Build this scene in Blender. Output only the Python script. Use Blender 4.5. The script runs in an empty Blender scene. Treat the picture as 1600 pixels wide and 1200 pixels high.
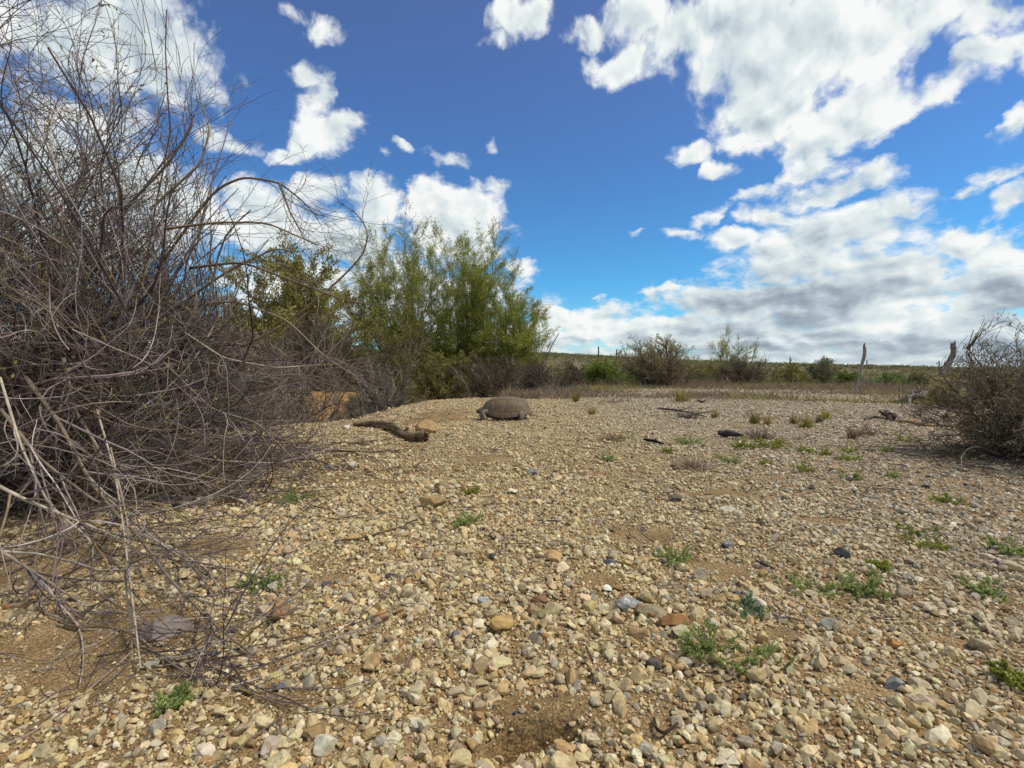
import bpy, bmesh, math, random
import numpy as np
from mathutils import Vector, Matrix

R = math.radians
C = bpy.context.scene
COL = C.collection
PI = math.pi

# ------------------------------------------------------------------ camera
EYE = 0.32                       # camera height above the gravel
F = 800.0                        # focal length in pixels of the 1600 px wide frame
HOR = 575.0                      # row of the eye level
cam_d = bpy.data.cameras.new('camera')
cam = bpy.data.objects.new('camera', cam_d); COL.objects.link(cam)
cam_d.sensor_width = 36.0
cam_d.lens = 36.0 * F / 1600.0
cam_d.clip_start = 0.02
cam_d.clip_end = 12000
cam.location = (0, 0, EYE)
cam.rotation_euler = (R(90) - math.atan((600 - HOR) / F), 0, 0)
C.camera = cam

# ------------------------------------------------------------------ sun and exposure
SUN_AZ, SUN_EL = R(98), R(56)    # to the right, high
C.view_settings.view_transform = 'Standard'
C.view_settings.look = 'None'
C.view_settings.exposure = 0.15
C.view_settings.gamma = 1.0
sd = bpy.data.lights.new('sun', 'SUN')
sd.energy = 3.2
sd.angle = R(14)
sd.color = (1.0, 0.93, 0.82)
sun = bpy.data.objects.new('sun', sd); COL.objects.link(sun)
sv = Vector((math.sin(SUN_AZ) * math.cos(SUN_EL), math.cos(SUN_AZ) * math.cos(SUN_EL), math.sin(SUN_EL)))
sun.rotation_euler = sv.to_track_quat('Z', 'Y').to_euler()
sun.location = (3, -2, 6)


def direction(px, py):
    """azimuth and elevation of the sky seen at a place in the photograph"""
    a = math.atan((HOR + 25 - 600) / F)
    x, z, y = (px - 800) / F, (600 - py) / F, 1.0
    p = -math.atan((600 - HOR) / F)
    y2 = y * math.cos(p) - z * math.sin(p)
    z2 = y * math.sin(p) + z * math.cos(p)
    return math.atan2(x, y2), math.atan2(z2, math.hypot(x, y2))


# ------------------------------------------------------------------ world: sky and cumulus
def build_world():
    w = bpy.data.worlds.new('World'); C.world = w
    w.use_nodes = True
    nt = w.node_tree; nt.nodes.clear()
    N, L = nt.nodes.new, nt.links.new

    def m(op, a, b=None, c=None, clamp=False):
        n = N('ShaderNodeMath'); n.operation = op; n.use_clamp = clamp
        for i, v in enumerate((a, b, c)):
            if v is None: continue
            if isinstance(v, (int, float)): n.inputs[i].default_value = v
            else: L(v, n.inputs[i])
        return n.outputs[0]

    def mr(v, a, b, c=0.0, d=1.0, smooth=True):
        n = N('ShaderNodeMapRange'); n.interpolation_type = 'SMOOTHSTEP' if smooth else 'LINEAR'
        L(v, n.inputs[0])
        for i, q in zip((1, 2, 3, 4), (a, b, c, d)): n.inputs[i].default_value = q
        return n.outputs[0]

    def comb(x, y, z=0.0):
        n = N('ShaderNodeCombineXYZ')
        for i, v in enumerate((x, y, z)):
            if isinstance(v, (int, float)): n.inputs[i].default_value = v
            else: L(v, n.inputs[i])
        return n.outputs[0]

    def noise(vec, scale, detail, rough, dist=0.0, color=False):
        n = N('ShaderNodeTexNoise'); n.noise_dimensions = '3D'
        L(vec, n.inputs['Vector'])
        n.inputs['Scale'].default_value = scale; n.inputs['Detail'].default_value = detail
        n.inputs['Roughness'].default_value = rough; n.inputs['Distortion'].default_value = dist
        return n.outputs['Color' if color else 'Fac']

    tc = N('ShaderNodeTexCoord')
    sep = N('ShaderNodeSeparateXYZ'); L(tc.outputs['Generated'], sep.inputs[0])
    az = m('ARCTAN2', sep.outputs[0], sep.outputs[1])
    el = m('ARCSINE', sep.outputs[2])
    # cloud noise space: features shrink and flatten towards the horizon
    els = m('MAXIMUM', el, -0.02)
    v = m('MULTIPLY', m('LOGARITHM', m('ADD', els, 0.33), math.e), 2.7)
    p = comb(m('MULTIPLY', az, 3.4), v, 0.0)
    # warp the blob coordinates with noise
    wn = noise(p, 2.0, 5.0, 0.55, color=True)
    vs = N('ShaderNodeVectorMath'); vs.operation = 'SUBTRACT'; L(wn, vs.inputs[0]); vs.inputs[1].default_value = (.5, .5, .5)
    ws = N('ShaderNodeVectorMath'); ws.operation = 'MULTIPLY'; L(vs.outputs[0], ws.inputs[0]); ws.inputs[1].default_value = (.15, .12, 0)
    wa = N('ShaderNodeVectorMath'); wa.operation = 'ADD'; L(ws.outputs[0], wa.inputs[0]); L(comb(az, el), wa.inputs[1])
    q = wa.outputs[0]

    def blobs(lst):
        acc = None
        for b in lst:
            cx, cy, rx, ry, s = b[:5]
            a0, e0 = direction(cx, cy)
            a1, _ = direction(cx + rx, cy); a2, _ = direction(cx - rx, cy)
            _, e1 = direction(cx, cy + ry); _, e2 = direction(cx, cy - ry)
            mp = N('ShaderNodeMapping'); mp.vector_type = 'TEXTURE'
            mp.inputs['Location'].default_value = (a0, e0, 0)
            mp.inputs['Rotation'].default_value = (0, 0, R(b[5]) if len(b) > 5 else 0)
            mp.inputs['Scale'].default_value = (max(abs(a1 - a2) / 2, .004) * 1.45, max(abs(e1 - e2) / 2, .004) * 1.45, 1)
            L(q, mp.inputs['Vector'])
            g = N('ShaderNodeTexGradient'); g.gradient_type = 'SPHERICAL'
            L(mp.outputs[0], g.inputs[0])
            o = m('MULTIPLY', g.outputs['Fac'], s)
            acc = o if acc is None else m('MAXIMUM', acc, o)
        return acc

    cover = blobs([
        (230, 60, 120, 110, .80), (290, 130, 60, 40, .6), (70, 60, 150, 120, .8), (80, 320, 190, 130, 1.3),
        (250, 320, 130, 80, 1.1), (360, 213, 55, 22, .75), (375, 125, 24, 14, .6), (430, 345, 100, 60, 1.1), (150, 190, 110, 60, .8),
        (505, 40, 42, 24, .62), (470, 8, 32, 16, .6),
        (463, 98, 30, 24, .95), (488, 150, 32, 48, .95), (505, 210, 58, 34, 1.1), (450, 234, 26, 18, .9), (552, 195, 22, 20, .8),
        (594, 252, 18, 11, .62), (632, 230, 20, 11, .62), (692, 243, 30, 18, .66), (755, 222, 16, 12, .45),
        (508, 303, 36, 34, 1.0), (580, 325, 44, 42, 1.1), (540, 375, 90, 40, 1.1), (712, 345, 72, 58, 1.5), (758, 292, 36, 18, .7),
        (688, 308, 32, 30, 1.1), (735, 395, 56, 34, 1.2), (815, 420, 26, 16, .8), (600, 460, 240, 70, 1.0),
        (822, 30, 46, 34, .9), (782, 62, 34, 12, .5),
        (975, 98, 62, 30, .85), (940, 50, 50, 26, .62), (1010, 30, 60, 46, .85), (1080, 55, 90, 60, 1.1), (1170, 40, 130, 100, 1.1),
        (1260, 90, 150, 105, 1.25), (1350, 60, 110, 90, 1.15), (1220, 150, 110, 55, 1.2), (1330, 180, 110, 46, 1.2), (1165, 198, 46, 30, .8),
        (1290, 212, 80, 34, 1.0), (1480, 25, 130, 46, 1.1), (1570, 45, 90, 42, .85), (1450, 158, 80, 26, .95), (1525, 120, 80, 22, .9, 20),
        (1590, 88, 50, 26, .85), (1400, 170, 90, 34, 1.0),
        (1085, 230, 36, 19, .95), (1127, 258, 28, 20, .95), (1262, 255, 52, 28, .85), (1290, 292, 110, 26, .85), (1400, 322, 76, 24, .8),
        (1320, 352, 140, 42, 1.1), (1220, 335, 60, 28, .9), (1160, 312, 44, 12, .65, 15), (1104, 345, 32, 15, .65, 20), (1062, 372, 38, 11, .65),
        (1150, 378, 54, 18, .85), (1270, 402, 160, 46, 1.0), (1385, 420, 100, 40, 1.1), (1160, 468, 130, 36, 1.3), (1275, 472, 180, 48, 1.3),
        (1045, 452, 55, 9, .65, 6), (1016, 470, 20, 26, .85),
        (1595, 200, 28, 34, .9), (1565, 285, 70, 22, .9), (1500, 300, 40, 13, .7), (1580, 325, 60, 20, .8), (1495, 368, 66, 22, 1.0),
        (1570, 388, 90, 28, 1.0), (1570, 455, 130, 46, 1.4), (1440, 478, 90, 22, .95), (935, 465, 14, 8, .5), (995, 363, 16, 4, .42),
        (870, 500, 48, 28, 1.2), (945, 505, 66, 28, 1.2), (1010, 520, 80, 28, 1.2), (1090, 520, 100, 36, 1.3), (1220, 530, 200, 36, 1.5),
        (1400, 530, 200, 40, 1.4), (1560, 530, 150, 50, 1.5), (760, 540, 200, 40, 1.1)])
    # a low bank of cloud all round the horizon, and scattered cloud in the part of the sky behind
    band = mr(el, .075, .0, 0.0, 1.0)
    back = m('MULTIPLY', mr(m('ABSOLUTE', az), R(52), R(70)), mr(noise(p, .6, 3, .5), .42, .62, 0, 1.0))
    cover = m('MAXIMUM', cover, m('MAXIMUM', band, back))

    # the puff coordinates are themselves stirred a little so that no cell pattern shows
    w1 = N('ShaderNodeVectorMath'); w1.operation = 'MULTIPLY_ADD'; L(wn, w1.inputs[0]); w1.inputs[1].default_value = (.20, .20, 0); L(p, w1.inputs[2])
    pp = w1.outputs[0]
    # wispy fractal noise plus rounded cauliflower puffs
    f = noise(pp, 4.4, 8.0, 0.62)
    vo = N('ShaderNodeTexVoronoi'); vo.feature = 'F1'; L(pp, vo.inputs['Vector'])
    vo.inputs['Scale'].default_value = 6.5; vo.inputs['Detail'].default_value = 2.0; vo.inputs['Roughness'].default_value = .5; vo.normalize = True
    n0 = m('ADD', m('MULTIPLY', f, .74), m('MULTIPLY', m('SUBTRACT', 1.0, vo.outputs['Distance']), .26))
    off = N('ShaderNodeVectorMath'); off.operation = 'ADD'; L(pp, off.inputs[0]); off.inputs[1].default_value = (.035, .060, 0)
    s0 = noise(pp, 4.4, 3.0, 0.5); s1 = noise(off.outputs[0], 4.4, 3.0, 0.5)
    nl = noise(p, 1.7, 2.0, 0.5)
    edge_w = mr(cover, 0.0, .22)
    dens = m('ADD', m('SUBTRACT', m('MULTIPLY', cover, 2.15), .52), m('MULTIPLY', m('ADD', m('MULTIPLY', m('SUBTRACT', n0, .55), 5.2), m('MULTIPLY', m('SUBTRACT', nl, .5), 1.2)), edge_w))
    alpha = mr(dens, -.22, .95)
    thick = mr(dens, .2, 2.0, 0.12, -.14)
    lit = m('ADD', m('ADD', .76, m('MULTIPLY', m('SUBTRACT', n0, .55), .6)), m('MULTIPLY', m('SUBTRACT', s0, s1), 1.6))
    shade = blobs([(1250, 462, 190, 44, 1.0), (1130, 470, 90, 34, .8), (1595, 470, 110, 36, .95), (1420, 552, 300, 20, .75), (1050, 552, 240, 16, .7),
                   (1190, 500, 150, 30, .8), (1550, 560, 200, 22, .8), (230, 80, 130, 110, .5), (560, 390, 90, 22, .5), (1170, 100, 60, 60, .35), (1290, 375, 100, 24, .35),
                   (1200, 150, 80, 40, .25), (1560, 20, 120, 40, .35), (80, 330, 200, 120, .35)])
    glow = blobs([(1330, 95, 110, 80, .7), (710, 330, 80, 60, .55), (1380, 200, 90, 40, .4), (880, 495, 120, 30, .45), (500, 200, 60, 50, .35), (1240, 170, 150, 60, .3), (1400, 505, 120, 22, .3)])
    lit = m('ADD', m('ADD', lit, thick), m('SUBTRACT', m('MULTIPLY', glow, .55), m('MULTIPLY', shade, .50)))
    lit = m('ADD', lit, m('MULTIPLY', m('SUBTRACT', nl, .5), .5), clamp=True)
    cr = N('ShaderNodeValToRGB'); L(lit, cr.inputs[0])
    e = cr.color_ramp.elements
    e[0].position = 0; e[0].color = (.27, .34, .41, 1)
    e[1].position = 1; e[1].color = (.98, 1.0, .99, 1)
    x = e.new(.30); x.color = (.42, .50, .57, 1)
    x = e.new(.60); x.color = (.66, .75, .79, 1)
    x = e.new(.85); x.color = (.86, .92, .92, 1)

    sky = N('ShaderNodeTexSky'); sky.sky_type = 'NISHITA'; sky.sun_disc = False
    sky.sun_elevation = SUN_EL; sky.sun_rotation = SUN_AZ
    sky.altitude = 600; sky.air_density = 1.0; sky.dust_density = 0.3; sky.ozone_density = 2.0
    # the camera's strong blue: tint by height above the horizon
    tr = N('ShaderNodeValToRGB'); L(mr(el, 0, .75, 0, 1, False), tr.inputs[0])
    t = tr.color_ramp.elements
    t[0].position = 0; t[0].color = (.46, .86, .98, 1)
    t[1].position = 1; t[1].color = (.70, .66, .86, 1)
    y_ = t.new(.22); y_.color = (.30, .76, 1.0, 1)
    y_ = t.new(.5); y_.color = (.42, .68, .96, 1)
    mu = N('ShaderNodeMix'); mu.data_type = 'RGBA'; mu.blend_type = 'MULTIPLY'; mu.inputs['Factor'].default_value = 1
    L(sky.outputs[0], mu.inputs['A']); L(tr.outputs[0], mu.inputs['B'])
    b1 = N('ShaderNodeBackground'); L(mu.outputs['Result'], b1.inputs[0]); b1.inputs[1].default_value = SKY
    b2 = N('ShaderNodeBackground'); L(cr.outputs[0], b2.inputs[0]); b2.inputs[1].default_value = .86
    mx = N('ShaderNodeMixShader'); L(alpha, mx.inputs[0]); L(b1.outputs[0], mx.inputs[1]); L(b2.outputs[0], mx.inputs[2])
    out = N('ShaderNodeOutputWorld'); L(mx.outputs[0], out.inputs[0])
    w.cycles.sampling_method = 'MANUAL'; w.cycles.sample_map_resolution = 512


SKY = 0.13
build_world()

# ------------------------------------------------------------------ numpy helpers
def srgb(r, g, b):
    c = np.array([r, g, b]) / 255.0
    return np.where(c <= .04045, c / 12.92, ((c + .055) / 1.055) ** 2.4)


def norm(v):
    return v / np.maximum(np.linalg.norm(v, axis=-1, keepdims=True), 1e-9)


def _hash(ix, iy, seed):
    h = np.sin(ix * 127.1 + iy * 311.7 + seed * 74.7) * 43758.5453
    return h - np.floor(h)


def vnoise(x, y, seed=0):
    ix, iy = np.floor(x), np.floor(y); fx, fy = x - ix, y - iy
    fx = fx * fx * (3 - 2 * fx); fy = fy * fy * (3 - 2 * fy)
    a = _hash(ix, iy, seed); b = _hash(ix + 1, iy, seed); c = _hash(ix, iy + 1, seed); d = _hash(ix + 1, iy + 1, seed)
    return (a * (1 - fx) + b * fx) * (1 - fy) + (c * (1 - fx) + d * fx) * fy


def fbm(x, y, seed=0, octs=4):
    s = 0; a = .5
    for o in range(octs):
        s = s + a * (vnoise(x * 2 ** o, y * 2 ** o, seed + o * 7) - .5); a *= .5
    return s


def sstep(a, b, x):
    t = np.clip((x - a) / (b - a), 0, 1)
    return t * t * (3 - 2 * t)


def ground_at(px, py, z=0.0):
    """the point of the gravel flat that the photograph shows at (px, py)"""
    d = (EYE - z) * F / (py - HOR)
    return (px - 800) / F * d, d


# ------------------------------------------------------------------ the lie of the land
EDGE_AZ = np.array([-3.2, -1.2, -.75, -.45, -.36, -.30, -.22, -.15, -.02, .08, .2, .4, .8, 1.2, 3.2])
EDGE_R = np.array([8, 4.0, 3.4, 3.1, 3.1, 3.3, 4.3, 5.2, 5.6, 7.0, 9.0, 10.5, 11, 12, 12.])
RIDGE_AZ = np.array([-3.2, -1.0, 0.0, .08, .30, .55, .72, 1.0, 3.2])
RIDGE_EL = np.array([.02, .025, .028, .0255, .014, .002, -.003, -.004, .0])


def edge(az):
    return np.interp(az, EDGE_AZ, EDGE_R)


PATCHES = [(840, 1120, 150, 45), (1030, 1150, 60, 45), (140, 985, 210, 70), (110, 1060, 130, 40), (1130, 892, 60, 22), (1000, 838, 60, 14), (1290, 812, 55, 9),
           (690, 650, 60, 14), (330, 860, 90, 26), (1230, 1005, 35, 18), (940, 915, 50, 14), (440, 1100, 60, 22), (640, 1030, 45, 14),
           (760, 720, 60, 8), (1120, 770, 60, 7), (520, 905, 40, 10), (1500, 1010, 60, 25), (600, 760, 50, 7), (1380, 1100, 60, 25), (60, 880, 160, 40)]
PG = []
for (px, py, wx, wy) in PATCHES:
    x0, y0 = ground_at(px, py)
    PG.append((x0, y0, wx / F * y0, abs(ground_at(px, py - wy)[1] - ground_at(px, py + wy)[1]) / 2))


def bare(x, y):
    """0 under gravel, 1 on bare dirt"""
    b = np.zeros_like(x)
    for (x0, y0, rx, ry) in PG:
        d = np.sqrt(((x - x0) / rx) ** 2 + ((y - y0) / ry) ** 2)
        b = np.maximum(b, 1 - d)
    b = b + .9 * fbm(x * 7, y * 7, 5, 3)
    g = fbm(x * 2.3, y * 2.3, 31, 3) * 1.1
    return np.clip(sstep(.12, .42, b) + sstep(.22, .42, g) * .7, 0, 1)


HX, HY = ground_at(822, 1158)


def height(x, y):
    x = np.asarray(x, float); y = np.asarray(y, float)
    r = np.hypot(x, y) + 1e-6; az = np.arctan2(x, y)
    E = edge(az) * (1 + .10 * fbm(x * 1.1, y * 1.1, 3, 3))
    z = .035 * fbm(x * .9, y * .9, 1, 3) + .022 * fbm(x * 4, y * 4, 2, 3) * sstep(.25, .6, r)
    z = z + .012 * fbm(x * 22, y * 22, 9, 2) * (r < 6)
    # shallow scrape in the foreground dirt
    hx, hy = (x - HX), (y - HY)
    d = np.sqrt((hx / .05) ** 2 + (hy / .020) ** 2)
    z = z - .040 * sstep(1.15, .5, d + .5 * fbm(x * 40, y * 40, 8, 2))
    d = np.sqrt(((hx + .028) / .022) ** 2 + ((hy + .022) / .016) ** 2)
    z = z - .040 * sstep(1.2, .4, d)
    d = np.sqrt(((hx - .035) / .07) ** 2 + ((hy - .035) / .02) ** 2)
    z = z + .006 * sstep(1.3, .2, d)
    # rim of the flat and what lies beyond
    drop = np.interp(az, [-3.2, -.6, -.3, -.1, .1, .3, 3.2], [.2, .35, .42, .34, .25, .12, .12])
    z = z - drop * sstep(0, 1, (r - E) / (.35 + .06 * r))
    z = z - .9 * sstep(E + 2, 40, r) * np.interp(az, [-.2, .2], [.6, 1])
    bank = sstep(4.35, 5.0, r + .35 * fbm(x * 2.5, y * 2.5, 6, 3)) * sstep(-.62, -.5, az) * sstep(-.20, -.30, az) * sstep(7.5, 6, r)
    z = z + bank * .46
    rel = np.interp(az, RIDGE_AZ, RIDGE_EL)
    zr = EYE + 330 * rel
    k = sstep(30, 330, r)
    z = z * (1 - k) + k * zr + 10 * fbm(x * .012, y * .012, 12, 4) * sstep(60, 250, r) * sstep(335, 300, r) * .25
    z = z + .25 * fbm(x * .15, y * .15, 14, 3) * sstep(12, 40, r)
    z = z - 8 * sstep(335, 900, r)
    return z


# ------------------------------------------------------------------ meshes and tags
def new_mesh(name, verts, faces, mat=None, parent=None, cols=None, smooth=False, attrs=None):
    """faces: list of int arrays (n,3) or (n,4)"""
    me = bpy.data.meshes.new(name)
    verts = np.ascontiguousarray(verts, dtype=np.float32)
    me.vertices.add(len(verts)); me.vertices.foreach_set('co', verts.ravel())
    faces = [f for f in faces if len(f)]
    loops = np.concatenate([f.ravel() for f in faces]).astype(np.int32)
    sizes = np.concatenate([np.full(len(f), f.shape[1], np.int32) for f in faces])
    starts = np.concatenate([[0], np.cumsum(sizes)[:-1]]).astype(np.int32)
    me.loops.add(len(loops)); me.loops.foreach_set('vertex_index', loops)
    me.polygons.add(len(sizes)); me.polygons.foreach_set('loop_start', starts); me.polygons.foreach_set('loop_total', sizes)
    me.polygons.foreach_set('use_smooth', np.full(len(sizes), smooth, bool))
    me.update(calc_edges=True)
    if cols is not None:
        a = me.color_attributes.new('tone', 'FLOAT_COLOR', 'POINT')
        c = np.ones((len(verts), 4), np.float32); c[:, :3] = cols
        a.data.foreach_set('color', c.ravel())
    for k, vals in (attrs or {}).items():
        a = me.attributes.new(k, 'FLOAT', 'POINT'); a.data.foreach_set('value', np.ascontiguousarray(vals, np.float32))
    if mat: me.materials.append(mat)
    o = bpy.data.objects.new(name, me); COL.objects.link(o)
    if parent is not None: o.parent = parent
    return o


def tag(o, label=None, cat=None, group=None, kind=None):
    if label: o['label'] = label
    if cat: o['category'] = cat
    if group: o['group'] = group
    if kind: o['kind'] = kind
    return o


def thing(name, label, cat, loc=(0, 0, 0), rz=0, group=None):
    o = bpy.data.objects.new(name, None); COL.objects.link(o)
    o.location = loc; o.rotation_euler = (0, 0, rz); o.empty_display_size = .1
    return tag(o, label, cat, group)


class Bag:
    """collects vertices, faces and colours of one part"""
    def __init__(s): s.v = []; s.q = []; s.t = []; s.c = []; s.n = 0
    def add(s, v, q=None, t=None, c=None):
        if q is not None and len(q): s.q.append(q + s.n)
        if t is not None and len(t): s.t.append(t + s.n)
        s.v.append(v); s.n += len(v)
        s.c.append(np.broadcast_to(c if c is not None else np.array([.3, .3, .3]), (len(v), 3)))
    def build(s, name, mat, parent=None, smooth=False):
        f = []
        if s.q: f.append(np.concatenate(s.q))
        if s.t: f.append(np.concatenate(s.t))
        return new_mesh(name, np.concatenate(s.v), f, mat, parent, np.concatenate(s.c), smooth)


# ------------------------------------------------------------------ materials
def mat_base(name):
    m = bpy.data.materials.new(name); m.use_nodes = True
    nt = m.node_tree; b = nt.nodes['Principled BSDF']
    return m, nt, b


def tone_mat(name, rough=.85, bump=0.0, bscale=200.0, var=.25, vscale=60.0, spec=.25, trans=0.0, speck=None):
    """a material whose colour is the part's own 'tone', broken up by fine mottling"""
    m, nt, b = mat_base(name)
    N, L = nt.nodes.new, nt.links.new
    at = N('ShaderNodeAttribute'); at.attribute_name = 'tone'
    geo = N('ShaderNodeNewGeometry')
    no = N('ShaderNodeTexNoise'); L(geo.outputs['Position'], no.inputs['Vector']); no.inputs['Scale'].default_value = vscale
    no.inputs['Detail'].default_value = 5; no.inputs['Roughness'].default_value = .65
    mp = N('ShaderNodeMapRange'); L(no.outputs[0], mp.inputs[0])
    for i, q in zip((1, 2, 3, 4), (.3, .7, 1 - var, 1 + var)): mp.inputs[i].default_value = q
    hs = N('ShaderNodeVectorMath'); hs.operation = 'SCALE'; L(at.outputs['Color'], hs.inputs[0]); L(mp.outputs[0], hs.inputs['Scale'])
    col = hs.outputs[0]
    if speck:
        vo = N('ShaderNodeTexNoise'); L(geo.outputs['Position'], vo.inputs['Vector']); vo.inputs['Scale'].default_value = speck; vo.inputs['Detail'].default_value = 2
        vr = N('ShaderNodeMapRange'); L(vo.outputs[0], vr.inputs[0])
        for i, q in zip((1, 2, 3, 4), (.56, .68, 0, .55)): vr.inputs[i].default_value = q
        mx = N('ShaderNodeMix'); mx.data_type = 'RGBA'; L(vr.outputs[0], mx.inputs['Factor']); L(col, mx.inputs['A']); mx.inputs['B'].default_value = (.25, .14, .055, 1)
        col = mx.outputs['Result']
    L(col, b.inputs['Base Color'])
    b.inputs['Roughness'].default_value = rough
    b.inputs['Specular IOR Level'].default_value = spec
    if bump:
        bn = N('ShaderNodeTexNoise'); L(geo.outputs['Position'], bn.inputs['Vector']); bn.inputs['Scale'].default_value = bscale; bn.inputs['Detail'].default_value = 4
        bp = N('ShaderNodeBump'); bp.inputs['Strength'].default_value = bump; bp.inputs['Distance'].default_value = .3 / bscale
        L(bn.outputs[0], bp.inputs['Height']); L(bp.outputs[0], b.inputs['Normal'])
    if trans:
        tr = N('ShaderNodeBsdfTranslucent'); L(col, tr.inputs[0])
        ms = N('ShaderNodeMixShader'); ms.inputs[0].default_value = trans
        L(b.outputs[0], ms.inputs[1]); L(tr.outputs[0], ms.inputs[2]); L(ms.outputs[0], nt.nodes['Material Output'].inputs[0])
    return m


M_PEB = tone_mat('pebble_stone', .9, .5, 500, .22, 220, .18, speck=160)
M_ROCK = tone_mat('rock_stone', .85, .7, 180, .30, 110, .2, speck=70)
M_TWIG = tone_mat('dry_twig', .85, .3, 400, .35, 45, .2)
M_LEAF = tone_mat('leaf', .6, 0, 1, .25, 25, .3, trans=.38)
M_WEED = tone_mat('weed_leaf', .6, 0, 1, .2, 40, .25, trans=.5)
M_GRASS = tone_mat('dry_grass_blade', .8, 0, 1, .25, 8, .2, trans=.2)
M_BARK = tone_mat('weathered_wood', .9, 1.0, 130, .5, 60, .15)
M_SHELL = tone_mat('tortoise_shell', .62, .12, 260, .12, 60, .3)
M_SKIN = tone_mat('tortoise_skin', .8, .9, 320, .3, 160, .25)


def ground_mat():
    m, nt, b = mat_base('desert_ground')
    N, L = nt.nodes.new, nt.links.new
    geo = N('ShaderNodeNewGeometry'); pos = geo.outputs['Position']

    def noise(s, d=4, r=.6):
        n = N('ShaderNodeTexNoise'); L(pos, n.inputs['Vector']); n.inputs['Scale'].default_value = s; n.inputs['Detail'].default_value = d; n.inputs['Roughness'].default_value = r
        return n.outputs[0]

    def ramp(v, *st):
        n = N('ShaderNodeValToRGB'); L(v, n.inputs[0]); e = n.color_ramp.elements
        e[0].position, e[0].color = st[0][0], (*st[0][1], 1); e[1].position, e[1].color = st[-1][0], (*st[-1][1], 1)
        for p, c in st[1:-1]:
            q = e.new(p); q.color = (*c, 1)
        return n.outputs[0]

    def mix(f, a, c, mode='MIX'):
        n = N('ShaderNodeMix'); n.data_type = 'RGBA'; n.blend_type = mode
        if isinstance(f, float): n.inputs['Factor'].default_value = f
        else: L(f, n.inputs['Factor'])
        L(a, n.inputs['A']); L(c, n.inputs['B']); return n.outputs['Result']

    def attr(k):
        n = N('ShaderNodeAttribute'); n.attribute_name = k; return n.outputs['Fac']
    dirt = ramp(noise(9, 6), (.3, (.18, .113, .048)), (.5, (.265, .175, .080)), (.72, (.37, .26, .135)))
    grit = ramp(noise(420, 2, .5), (.35, (.5, .5, .5)), (.5, (.95, .95, .95)), (.68, (1.5, 1.5, 1.45)))
    dirt = mix(1.0, dirt, grit, 'MULTIPLY')
    v1 = N('ShaderNodeTexVoronoi'); L(pos, v1.inputs['Vector']); v1.inputs['Scale'].default_value = 95
    bw = N('ShaderNodeSeparateColor'); L(v1.outputs['Color'], bw.inputs[0])
    gr = ramp(bw.outputs[0], (0, (.15, .10, .06)), (.15, (.30, .19, .09)), (.45, (.44, .32, .19)), (.75, (.54, .44, .31)), (.93, (.64, .58, .48)), (1, (.36, .19, .08)))
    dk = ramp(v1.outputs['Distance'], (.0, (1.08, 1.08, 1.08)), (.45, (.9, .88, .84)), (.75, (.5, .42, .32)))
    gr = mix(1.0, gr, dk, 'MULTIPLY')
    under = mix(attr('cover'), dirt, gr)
    # beyond the rim: trampled brown soil, then the scrub plain
    far = ramp(noise(.35, 7, .7), (.3, (.09, .070, .035)), (.5, (.15, .115, .062)), (.7, (.27, .205, .12)))
    fine = ramp(noise(14, 5, .7), (.3, (.6, .6, .6)), (.7, (1.35, 1.35, 1.3)))
    far = mix(1.0, far, fine, 'MULTIPLY')
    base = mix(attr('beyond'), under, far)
    red = N('ShaderNodeRGB'); red.outputs[0].default_value = (.42, .235, .08, 1)
    redv = mix(1.0, red.outputs[0], ramp(noise(11, 6, .7), (.3, (.55, .52, .48)), (.7, (1.3, 1.3, 1.3))), 'MULTIPLY')
    base = mix(attr('bank'), base, redv)
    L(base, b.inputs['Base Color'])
    b.inputs['Roughness'].default_value = .95; b.inputs['Specular IOR Level'].default_value = .15
    bp = N('ShaderNodeBump'); bp.inputs['Strength'].default_value = .8; bp.inputs['Distance'].default_value = .004
    inv = N('ShaderNodeMath'); inv.operation = 'MULTIPLY_ADD'; L(v1.outputs['Distance'], inv.inputs[0]); inv.inputs[1].default_value = -1; L(noise(160, 5, .7), inv.inputs[2])
    L(inv.outputs[0], bp.inputs['Height']); L(bp.outputs[0], b.inputs['Normal'])
    return m


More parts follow.
